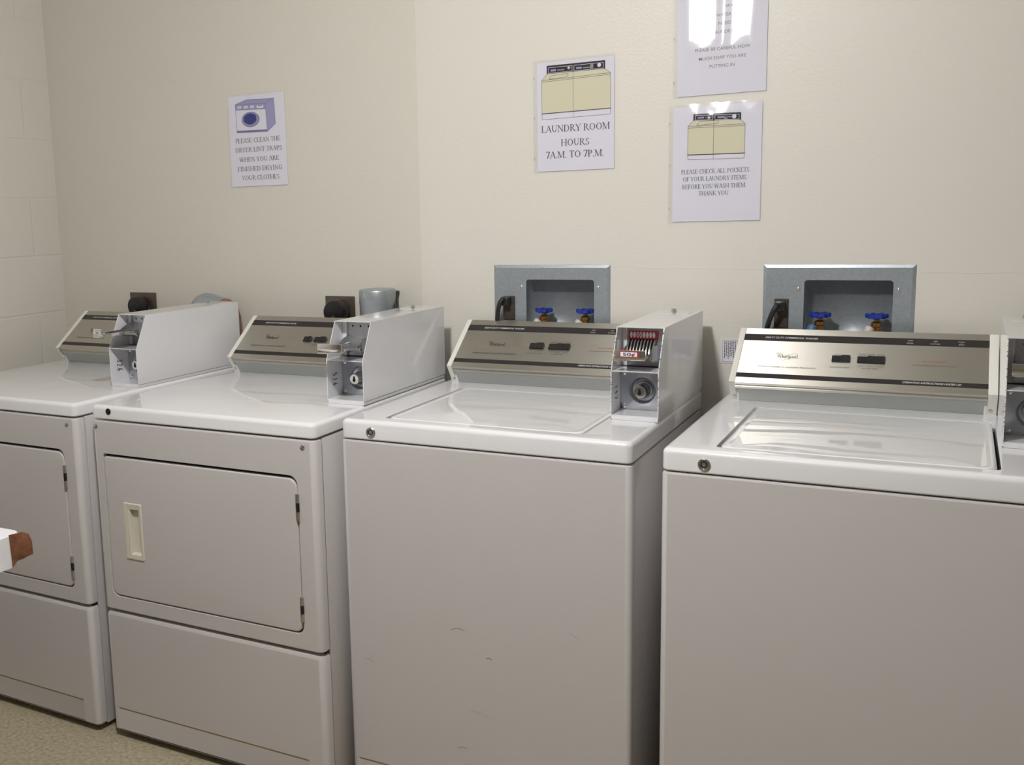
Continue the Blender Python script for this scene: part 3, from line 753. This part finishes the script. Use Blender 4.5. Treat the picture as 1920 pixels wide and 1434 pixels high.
# ------------------------------------------------------------------ water supply boxes
PYF = YB - 0.0040
def supply_box(label, px0, px1, pz1, ox0, ox1, oz1, screws, outl, valves, zh):
    pz0 = pz1 - 0.290; oz0 = oz1 - 0.198
    t = thing('water_supply_box', label, 'water supply box', (px0, YB, pz0), 0, 'galvanized supply boxes in the wall')
    X = lambda x: x - px0
    Z = lambda z: z - pz0
    g = G()
    def rr(ins, y): return [(x, y, z) for x, z in corner_loop(ins, px1 - px0 - ins, ins, pz1 - pz0 - ins)]
    def op(y, e=0): return [(x, y, z) for x, z in rrect(X(ox0) - e, X(ox1) + e, Z(oz0) - e, Z(oz1) + e, 0.008)]
    f = PYF - YB
    g.loops([rr(0, -0.0003), rr(0.0004, -0.0014), rr(0.0078, f), op(f), op(f + .002)], 'galvanized')
    g.build('faceplate', t, sharp=10)
    g = G()
    w0, w1, a0, a1 = X(ox0) - .001, X(ox1) + .001, Z(oz0) - .001, Z(oz1) + .001
    y0_, y1_ = f + .0015, 0.050
    V = [(w0, y0_, a0), (w1, y0_, a0), (w1, y0_, a1), (w0, y0_, a1), (w0, y1_, a0), (w1, y1_, a0), (w1, y1_, a1), (w0, y1_, a1)]
    g.add(V, [(0, 1, 5, 4), (1, 2, 6, 5), (2, 3, 7, 6), (3, 0, 4, 7), (4, 5, 6, 7)], 'galvanized')
    g.build('recess', t, recalc=False)
    for x, z in screws:
        gs = G(); gs.lathe([(0.0045, 0), (0.0040, .0018), (0.0022, .0030), (0.0003, .0034)], (X(x), f - .0001, Z(z)), (0, -1, 0), 'chrome', 14); gs.build('screw', t)
    a, b_, c, d_ = outl
    g = G(); g.box(X(a), X(b_), f - .0035, f, Z(c), Z(d_), 'outlet_brown', 0.0012, 1)
    pf = Flat(g, (0, f - .0035, 0), (1, 0, 0), (0, 0, 1), (0, -1, 0), 0.0003)
    g.build('outlet', t)
    for vx in valves:
        g = G(); vy = 0.006; zz = Z(zh)
        g.lathe([(0.0125, -.120), (0.0125, -.060), (0.0150, -.058), (0.0150, -.040), (0.0105, -.038), (0.0095, -.026), (0.0120, -.024), (0.0120, -.016), (0.0055, -.012), (0.0040, -.004), (0.0040, .006)], (X(vx), vy, zz), (0, 0, 1), 'brass', 18)
        g.tube([(X(vx), vy, zz - .036), (X(vx) - .008, vy - .006, zz - .034), (X(vx) - .0135, vy - .010, zz - .036)], [.0105, .0105, .0112], 'brass', 14)
        v = g.build('valve', t)
        gh = G()
        ring_ = []
        n = 36
        for h, sc in ((-.0055, .86), (-.0040, .97), (0.0, 1.0), (.0040, .97), (.0055, .86)):
            ring_.append([(X(vx) + (0.0225 + .0032 * math.cos(6 * 2 * PI * k / n)) * sc * math.cos(2 * PI * k / n), vy + (0.0225 + .0032 * math.cos(6 * 2 * PI * k / n)) * sc * math.sin(2 * PI * k / n), zz + h + .0012 * math.cos(6 * 2 * PI * k / n)) for k in range(n)])
        inn_ = [[(X(vx) + (0.0130) * math.cos(2 * PI * k / n), vy + 0.0130 * math.sin(2 * PI * k / n), zz + h) for k in range(n)] for h in (.0045, .0, -.0045)]
        gh.loops(ring_ + inn_ + [ring_[0]], 'handle_blue')
        gh.lathe([(0.0070, -.006), (0.0070, .002), (0.0045, .006), (0.0002, .0065)], (X(vx), vy, zz - .002), (0, 0, 1), 'handle_blue', 14)
        for k in range(4):
            a_ = k * PI / 2 + .4; gh.tube([(X(vx) + .004 * math.cos(a_), vy + .004 * math.sin(a_), zz - .001), (X(vx) + .0145 * math.cos(a_), vy + .0145 * math.sin(a_), zz)], .0032, 'handle_blue', 8)
        gh.build('valve_handle', v, label='blue six-lobed wheel handle')
    return t
supply_box('galvanized water supply box above the left washer, beneath the laundry hours notice', 0.0906, 0.4228, 1.2235, 0.1869, 0.3793, 1.1838, ((0.1731, 1.1643), (0.3912, 1.1643)), (0.1190, 0.1534, 1.0714, 1.1376), (0.2345, 0.3515), 1.0985)
supply_box('galvanized water supply box above the right washer, right of the pockets notice', 0.8072, 1.1416, 1.2238, 0.9018, 1.0955, 1.1863, ((0.8894, 1.1659), (1.1075, 1.1660)), (0.8349, 0.8676, 1.0694, 1.1402), (0.9380, 1.0625), 1.1015)

# plugs and cords of the washers
def bez(p, n=14):
    P = [Vector(q) for q in p]; out = []
    for k in range(n + 1):
        s_ = k / n; Q = P[:]
        while len(Q) > 1: Q = [a.lerp(b_, s_) for a, b_ in zip(Q, Q[1:])]
        out.append(tuple(Q[0]))
    return out
def plug_cord(label, x, z, lean, up):
    t = thing('power_cord', label, 'power cord', (x, YB - .009, z), 0, 'black washer power cords')
    g = G(); g.box(-.013, .010, -.026, 0.0006, -.010, .014, 'black_plastic', 0.004, 2); g.build('plug', t)
    g = G(); g.tube(bez([(-.004, -.022, .006), (-.008, -.050, .004 + up), (-.016 + lean * .3, -.030, -.035), (-.022 + lean, -.006, -.05), (-.024 + lean, -.0065, -.10), (-.02 + lean, -.0065, -.26)]), .0062, 'black_rubber', 10); g.build('cord', t)
plug_cord('black plug and cord in the outlet above the left washer', 0.1340, 1.1230, -0.010, 0.010)
plug_cord('black plug and cord in the outlet above the right washer', 0.8510, 1.1220, -0.016, 0.004)

def hose(label, x, z, mt, bulge):
    g = G()
    p = bez([(x - .013, YB - .004, z - .032), (x - .018, YB - .012, z - .040), (x - .022, YB - .0135, z - .07), (x - .022, YB - .0145, z - .14), (x - .022, YB - .0150, z - .36)], 14)
    g.tube(p, [.0110 * bulge] * 5 + [.0088] * (len(p) - 5), mt, 14)
    o = g.build('water_hose', None); tag(o, label, 'hose', 'water hoses at the supply boxes')
hose('pale grey hose on the left tap of the left supply box', 0.2345, 1.1030, 'hose_grey', 1.0)
hose('pale grey hose on the right tap of the left supply box', 0.3515, 1.1030, 'hose_grey', 1.0)
hose('blue hose on the left tap of the right supply box', 0.9380, 1.1050, 'hose_blue', 1.1)
hose('pale grey hose on the right tap of the right supply box', 1.0625, 1.1050, 'hose_grey', 1.0)

# ------------------------------------------------------------------ dryer outlets, plugs, ducts
def dryer_outlet(label, plabel, x0, x1, z1, px, pz, pr):
    cx = (x0 + x1) / 2
    t = thing('wall_outlet', label, 'wall outlet', (cx, YR, z1 - .115), 0, 'dryer outlets')
    g = G(); w_ = (x1 - x0) / 2; g.box(-w_, w_, -.005, -.0002, 0, .115, 'plate_brown', 0.002, 2); g.build('cover_plate', t)
    g = G(); g.lathe([(.030, 0), (.030, .004), (.028, .006)], (0, -.0048, .052), (0, -1, 0), 'outlet_brown', 24); g.build('socket', t)
    t2 = thing('dryer_plug', plabel, 'plug', (px, YR - .0115, pz), 0, 'dryer plugs')
    g = G(); g.lathe([(pr * .86, 0), (pr, .006), (pr, .030), (pr * .9, .038), (pr * .5, .042), (.0005, .043)], (0, 0, 0), (0, -1, 0), 'black_plastic', 28); g.build('plug_body', t2)
    g = G(); g.tube(bez([(0, -.036, -.01), (0.01, -.05, -.05), (0.02, -.03, -.12), (0.03, -.02, -.30)]), .0085, 'black_rubber', 10); g.build('cord', t2)
dryer_outlet('dark square outlet plate on the wall above the far left dryer', 'black round plug in the outlet above the far left dryer', -1.2895, -1.1727, 1.1300, -1.2300, 1.0860, 0.0340)
dryer_outlet('dark square outlet plate on the wall above the second dryer', 'black round plug in the outlet above the second dryer', -0.4844, -0.3783, 1.1280, -0.4290, 1.0820, 0.0385)

t = thing('exhaust_duct', 'upright galvanized exhaust duct behind the second dryer near the wall corner', 'duct', (-0.2685, 0.6545, 0.55), 0, 'dryer exhaust ducts')
g = G(); g.lathe([(.0535, 0), (.0535, .560), (.0545, .562), (.0545, .600), (.0530, .604), (.0500, .6055), (.0002, .6060)], (0, 0, 0), (0, 0, 1), 'galvanized', 36)
g.build('pipe', t)
g = G(); g.lathe([(.0040, 0), (.0040, .002), (.0005, .003)], (-.008, -.0543, .592), (0, -1, 0), 'chrome', 12); g.build('screw', t)
t = thing('exhaust_duct', 'low galvanized duct elbow with brown tape behind the far left dryer', 'duct', (-0.9380, 0.6580, 0.560), 0, 'dryer exhaust ducts')
g = G(); pth = [(0, 0, 0), (0, 0, .40)] + bez([(0, 0, .455), (0, 0, .535), (.006, 0, .5480), (.030, 0, .5480), (.075, 0, .5380), (.103, 0, .5300)], 18)
g.tube(pth, [.0490] * 2 + [.0490 - .0215 * min(1.0, (k / 18) * 1.25) for k in range(19)], 'galvanized', 36); g.build('elbow', t)
g = G(); g.tube([(.086, 0, .5320), (.104, 0, .5295), (.120, 0, .5200), (.134, 0, .495), (.140, 0, .45), (.141, 0, .30)], [.0290, .0300, .0290, .0230, .0180, .0175], 'copper_tape', 20); g.build('tape_wrap', t, label='brown tape wrap')
g = G(); g.tube(bez([(-0.2270, YR - .010, 1.1420), (-0.2230, .670, 1.1300), (-0.2060, .655, 1.1050), (-0.1980, .650, 1.06), (-0.198, .648, 0.9)]), .0050, 'black_rubber', 8)
g.tube([(-0.2290, YR - .0008, 1.1420), (-0.2265, .694, 1.1400)], .0062, 'black_plastic', 10)
tag(g.build('cable', None), 'short black cable leaving the wall beside the upright duct', 'cable')

# ------------------------------------------------------------------ notices
def notice(label, x0, x1, z0, z1, wall, draw, sleeve=True, margin=0.011, wav=1.0, seed=1, lean=0.0, bulge=None):
    W, H = x1 - x0, z1 - z0
    t = thing('notice_sheet', label, 'notice', (x0, wall, z0), 0, 'printed notices on the wall')
    t.rotation_euler = (0, lean, 0)
    g = G(); g.box(0, W, -.0022, -.0014, 0, H, 'paper')
    f = Flat(g, (0, -.0022, 0), (1, 0, 0), (0, 0, 1), (0, -1, 0), 0.00012)
    draw(f, W, H); g.build('paper', t)
    g = G(); NX, NZ = 26, 34; rnd = random.Random(seed); ph = [rnd.random() * 6 for _ in range(8)]
    a0, a1, b0, b1 = -margin, W + .002, -.004, H + (.006 if sleeve else .003)
    vs = []
    for j in range(NZ + 1):
        for i in range(NX + 1):
            u, v = i / NX, j / NZ; edge = min(u, 1 - u, v, 1 - v)
            amp = wav * min(1, edge * 9)
            d = .0011 * math.sin(u * 7.5 + ph[0] + 1.8 * math.sin(v * 3 + ph[1])) + .0006 * math.sin(u * 15 + v * 4 + ph[2]) + .0009 * math.sin(v * 6 + u * 3 + ph[3])
            if bulge: d -= bulge(u, v) / max(amp, 1e-6) if amp > 1e-6 else 0.0
            vs.append((a0 + (a1 - a0) * u + .0006 * math.sin(v * 40 + ph[4]) * (u in (0, 1)), -.0048 - .0012 * amp + d * amp, b0 + (b1 - b0) * v + .0008 * math.sin(u * 23 + ph[5]) * (v in (0, 1))))
    fs = [(j * (NX + 1) + i, j * (NX + 1) + i + 1, (j + 1) * (NX + 1) + i + 1, (j + 1) * (NX + 1) + i) for j in range(NZ) for i in range(NX)]
    # the binder strip has three punched holes at its left
    g.add(vs, fs, 'clear_plastic')
    g.build('plastic_sleeve', t, recalc=False, sharp=80)
    if sleeve:
        g = G()
        for q in (.12, .5, .86):
            n = 14; cx, cz, r0, r1 = -margin * .55, H * q, .0020, .0030
            pts = [(cx + r * math.cos(PI * (.35 + 1.1 * k / n)), -.0052, cz + r * math.sin(PI * (.35 + 1.1 * k / n))) for r in (r0, r1) for k in range(n + 1)]
            g.add(pts, [(k, k + 1, n + 2 + k, n + 1 + k) for k in range(n)], 'print_grey')
        g.build('punch_hole', t, recalc=False)
    return t

def art_pair(f, W, H, L, R, tl, tr, bl_, br_, kl, kr, cl, cr, mid, basel, baser):
    """washer and dryer drawn side by side; all values are fractions of the sheet, heights from the top"""
    X = lambda a: a * W
    Y = lambda a: H - a * H
    P = lambda a, b_: (X(a), Y(b_))
    mixy = lambda a, b_, x: a + (b_ - a) * (x - L) / (R - L)
    lw = 0.0009
    cbl, cbr = cl[2], cr[2]      # console bottom heights
    f.poly([P(L, bl_), P(R, br_), P(R, tr), P(L, tl)], 'art_cream', 1)
    f.poly([P(L, tl), P(R, tr), P(kr, cbr), P(kl, cbl)], 'art_cream', 1)
    f.poly([P(kl, cbl), P(kr, cbr), P(kr, cr[1]), P(kl, cl[1])], 'art_dark', 3)
    m_ = 0.022
    for a, b_ in ((kl + m_, mid - .012), (mid + .012, kr - m_)):
        yy = lambda x, q: (cl[1] + (cr[1] - cl[1]) * (x - kl) / (kr - kl)) * (1 - q) + (cbl + (cbr - cbl) * (x - kl) / (kr - kl)) * q
        f.line([P(a, yy(a, .25)), P(b_, yy(b_, .25)), P(b_, yy(b_, .92)), P(a, yy(a, .92))], .0010, 'paper', 4, True)
        f.rect(X(a + .03), X(a + .10), Y(yy(a, .75)), Y(yy(a, .5)), 'art_lilac', 4)
        f.rect(X(a + .115), X(a + .21), Y(yy(a, .72)), Y(yy(a, .58)), 'print_grey', 4)
    rk = .022 * W
    f.disc(X(mid - .055), Y(mixy(cl[1], cr[1], .4) + .035), rk, rk, 'print_grey', 4, 16); f.disc(X(mid - .055), Y(mixy(cl[1], cr[1], .4) + .035), rk * .5, rk * .5, 'paper', 5, 16)
    f.disc(X(kr - .075), Y(cr[1] + .045 * (cbr - cr[1]) / .09), rk * 1.1, rk * 1.1, 'paper', 5, 16)
    f.rect(X(kr - .19), X(kr - .15), Y(cbr - .012), Y(cr[1] + .022), 'print_grey', 4)
    for pts in ([P(L, tl), P(R, tr)], [P(L, tl + .014), P(R, tr + .014)], [P(L, tl), P(L, bl_)], [P(R, tr), P(R, br_)], [P(L, bl_), P(R, br_)], [P(L, tl), P(kl, cbl)], [P(R, tr), P(kr, cbr)],
                [P(L, bl_), P(L + .005, basel)], [P(L + .005, basel), P(R - .005, baser)], [P(R - .005, baser), P(R, br_)],
                [P(mid, mixy(basel, baser, mid)), P(mid, cbl)]):
        f.line(pts, lw, 'art_line', 3)
    f.line([P(L, bl_ - .002), P(R, br_ - .002)], lw * 2.4, 'art_line', 3)
    h0 = mixy(tl, tr, L + .1)
    f.line([P(L + .10, h0 - .005), P(L + .13, h0 - .035), P(L + .35, h0 - .042), P(L + .335, h0 - .014)], lw, 'art_line', 3, True)

def draw_hours(f, W, H):
    art_pair(f, W, H, .062, .955, .163, .148, .468, .462, .130, .885, (0, .033, .107), (0, .033, .108), .475, .520, .512)
    ink = 'paper_print'; Y = lambda a: H - a * H
    f.serif('LAUNDRY ROOM', .055 * W, .945 * W, Y(.640), .062 * H, ink, 2, slope=-.006)
    f.serif('HOURS', .315 * W, .680 * W, Y(.772), .062 * H, ink, 2, slope=-.006)
    f.serif('7A.M. TO 7P.M.', .115 * W, .865 * W, Y(.880), .062 * H, ink, 2, slope=-.006)
def draw_pockets(f, W, H):
    art_pair(f, W, H, .172, .815, .170, .178, .418, .426, .232, .768, (0, .065, .122), (0, .078, .140), .465, .458, .466)
    ink = 'paper_print'; Y = lambda a: H - a * H
    for tx, a, b_, q in (('PLEASE CHECK ALL POCKETS', .100, .868, .583), ('OF YOUR LAUNDRY ITEMS', .122, .838, .647), ('BEFORE YOU WASH THEM.', .115, .838, .713), ('THANK YOU', .305, .645, .775)):
        f.serif(tx, a * W, b_ * W, Y(q), .038 * H, ink, 2)
def draw_lint(f, W, H):
    X = lambda a: a * W
    Y = lambda a: H - a * H
    P = lambda a, b_: (X(a), Y(b_))
    tl, tr, br_, bl_ = (.13, .094), (.665, .108), (.685, .412), (.14, .402)
    f.poly([P(*bl_), P(*br_), P(*tr), P(*tl)], 'paper', 1)
    f.poly([P(.131, .155), P(.667, .166), P(*tr), P(*tl)], 'art_lilac', 2)
    f.poly([P(*tl), P(*tr), P(.82, .062), P(.33, .052)], 'art_lilac', 1)
    f.poly([P(*tr), P(*br_), P(.83, .335), P(.82, .062)], 'art_lilac', 1)
    f.poly([P(.138, .382), P(.684, .392), P(*br_), P(*bl_)], 'art_mid', 2)
    lw = .0013
    for pts in ([tl, tr], [tr, br_], [br_, bl_], [bl_, tl], [tl, (.33, .052)], [(.33, .052), (.82, .062)], [(.82, .062), tr], [(.82, .062), (.83, .335)], [(.83, .335), br_], [(.131, .155), (.667, .166)], [(.138, .382), (.684, .392)]):
        f.line([P(*p) for p in pts], lw, 'art_mid', 3)
    for k in range(3):
        cx, cy = .205 + k * .115, .127 + k * .003
        f.disc(X(cx), Y(cy), .040 * W, .019 * H, 'paper', 3, 18); f.line([(X(cx) + .040 * W * math.cos(a * .35), Y(cy) + .019 * H * math.sin(a * .35)) for a in range(19)], .0008, 'art_mid', 4)
        f.rect(X(cx - .006), X(cx + .006), Y(cy + .008), Y(cy - .008), 'art_mid', 4)
    f.rect(X(.51), X(.635), Y(.156), Y(.118), 'paper', 3); f.line([P(.51, .118), P(.635, .12), P(.635, .156), P(.51, .154)], .0009, 'art_mid', 4, True); f.rect(X(.53), X(.61), Y(.131), Y(.125), 'art_blue', 5)
    f.disc(X(.395), Y(.268), .160 * W, .083 * H, 'art_mid', 3); f.disc(X(.393), Y(.267), .146 * W, .074 * H, 'art_lilac', 4); f.disc(X(.390), Y(.262), .122 * W, .062 * H, 'art_blue', 5)
    f.line([(X(.43) + .075 * W * math.cos(a), Y(.268) + .048 * H * math.sin(a)) for a in (-1.2, -.8, -.4, 0, .4)], .0030, 'art_lilac', 6)
    ink = 'paper_print'
    for tx, a, b_, q in (('PLEASE CLEAN THE', .105, .900, .518), ('DRYER LINT TRAPS', .095, .920, .620), ('WHEN YOU ARE', .155, .865, .727), ('FINISHED DRYING', .120, .915, .830), ('YOUR CLOTHES', .185, .855, .930)):
        f.serif(tx, a * W, b_ * W, Y(q), .050 * H, ink, 2)
def draw_soap(f, W, H):
    z = lambda q: q - (1.639)      # heights measured from the sheet's lower edge
    ink = 'print_grey'
    for tx, a, b_, q in (('PUTTING IN', .6692, .7285, 1.7026), ('MUCH SOAP YOU ARE', .6434, .7545, 1.7222), ('PLEASE BE CAREFUL HOW', .6341, .7640, 1.7432), ('LAUNDRY', .6760, .7240, 1.7820), ('NEED', .6885, .7185, 1.8020), ('WATER', .6830, .7185, 1.8215), ('HAVE', .7000, .7290, 1.8415)):
        f.sans(tx, a - .5915, b_ - .5915, z(q), .0075, ink, 2, 0.012)

def belly_soap(u, v):        # the loose pocket hangs away from the wall below its middle, with a crease down it
    up = max(0.0, min(1.0, (1.04 - v) / .66)); dn = max(0.0, min(1.0, v / .38))
    e = min(u, 1 - u)
    b_ = .0145 * (math.sin(PI / 2 * up) if v > .38 else math.sin(PI / 2 * dn)) if False else .0150 * min(up, dn)
    return b_ * min(1.0, e * 7) - .0035 * math.exp(-((u - .545) / .045) ** 2) * min(1, v * 3) + .0012 * math.sin(u * 21 + 1.0) * (v < .42)
def belly_pockets(u, v):     # only the open mouth of the pocket gapes
    k = max(0.0, min(1.0, (1.0 - v) / .11)); dn = max(0.0, min(1.0, (v - .55) / .34))
    e = min(u, 1 - u)
    return .0070 * min(k, dn) * min(1, e * 8) * (.65 + .35 * math.sin(u * 9 - 2.4)) + .0006 * math.sin(u * 33 + v * 20) * (v > .8)
notice('notice about dryer lint traps with a blue front-loader drawing, above the second dryer', -0.8220, -0.6060, 1.4725, 1.7537, YR, draw_lint, sleeve=False, margin=.004, wav=.35, seed=5)
notice('notice of laundry room hours above the left supply box', 0.2225, 0.4320, 1.4732, 1.7565, YB, draw_hours, seed=2, wav=.5)
notice('notice about checking pockets, left of the right supply box', 0.5832, 0.7955, 1.3320, 1.6145, YB, draw_pockets, seed=11, wav=.5, bulge=belly_pockets)
notice('glare-covered notice about soap, cut off by the top of the picture', 0.5915, 0.8025, 1.6395, 1.9210, YB, draw_soap, seed=8, wav=.5, bulge=belly_soap)

# small printed label on the wall behind the right washer's console
g = G(); g.box(0.7095, 0.7700, YB - .0014, YB - .0004, 0.9755, 1.0365, 'paper')
f = Flat(g, (0, YB - .0014, 0), (1, 0, 0), (0, 0, 1), (0, -1, 0), 0.00015)
f.line([(0.7135, 0.9790), (0.7660, 0.9790), (0.7660, 1.0335), (0.7135, 1.0335)], .0008, 'paper_print', 1, True)
rnd = random.Random(4)
for k in range(11):
    x = 0.7175 + k * .0044; z = 1.031
    zend = 0.983 + rnd.random() * .016
    while z > zend:
        q = .002 + rnd.random() * .005; f.rect(x, x + .0022, max(z - q, zend), z, 'paper_print', 1); z -= q + .0012
tag(g.build('paper_label', None), 'small printed label with sideways text on the wall behind the right washer', 'label')

# ------------------------------------------------------------------ white table corner at the lower left
tz, th_ = 0.760, 0.068
t = thing('folding_table', 'white table corner with a peeling brown edge strip at the left edge', 'table', (-0.418, -0.5765, 0))
def top_outline(e=0.0):
    c = [(-1.15, 0.0 - e), (-0.020, 0.0 - e)]
    for k in range(1, 7):
        a = math.radians(90 - 15 * k); c.append((-0.020 + (0.020 - e) * math.cos(a), -0.020 + (.020 - e) * math.sin(a)))
    d = math.radians(-8)
    c += [(-0.020 + .0 + (.020 - e) , -0.60 + e), (-1.15, -0.60 + e)]
    return c
g = G()
o0 = top_outline(0.002); o1 = top_outline(0.0)
g.loops([[(x, y, tz - th_) for x, y in o1], [(x, y, tz - .002) for x, y in o1], [(x, y, tz) for x, y in o0]], 'table_white', True, True)
g.build('table_top', t, sharp=40)
for x, y in ((-1.05, -.08), (-1.05, -.52), (-0.32, -.52), (-0.32, -.08)):
    g = G(); g.lathe([(.016, 0), (.016, tz - th_)], (x, y, 0), (0, 0, 1), 'steel_leg', 16); g.build('leg', t)
g = G()
TOPR = [(-.4189, -.6087, .7607), (-.4103, -.5971, .7625), (-.4029, -.5873, .7635), (-.3958, -.5779, .7570), (-.3929, -.5739, .7416)]
BOTR = [(-.4174, -.6067, .6921), (-.4113, -.5985, .7050), (-.4056, -.5910, .7068), (-.3986, -.5816, .7116), (-.3929, -.5740, .7145)]
nv = Vector((.0475, -.0355, 0)).normalized(); T0 = Vector((-0.418, -0.5765, 0)); rows = []
for q in (0.0, 0.25, 0.5, 0.75, 1.0):
    row = []
    for i, (a, b_) in enumerate(zip(TOPR, BOTR)):
        p = Vector(a).lerp(Vector(b_), q); out = .0012 + .0022 * math.sin(PI * q) * (i / 4) + .0008 * math.sin(q * 7 + i * 2)
        row.append(p - T0 + nv * out)
    rows.append(row)
vs = []; fs = []; nr, nc = 5, 5
for lay in (0.0, -.0018):
    for row in rows: vs += [tuple(p + nv * lay) for p in row]
k2 = nr * nc
for r in range(nr - 1):
    for c in range(nc - 1):
        i = r * nc + c; fs += [(i, i + 1, i + nc + 1, i + nc), (k2 + i, k2 + i + nc, k2 + i + nc + 1, k2 + i + 1)]
rim = [c for c in range(nc)] + [r * nc + nc - 1 for r in range(1, nr)] + [(nr - 1) * nc + c for c in range(nc - 2, -1, -1)] + [r * nc for r in range(nr - 2, 0, -1)]
for a, b_ in zip(rim, rim[1:] + rim[:1]): fs.append((a, b_, k2 + b_, k2 + a))
g.add(vs, fs, 'chipboard'); g.build('peeled_edge', t, label='peeling brown edge strip')
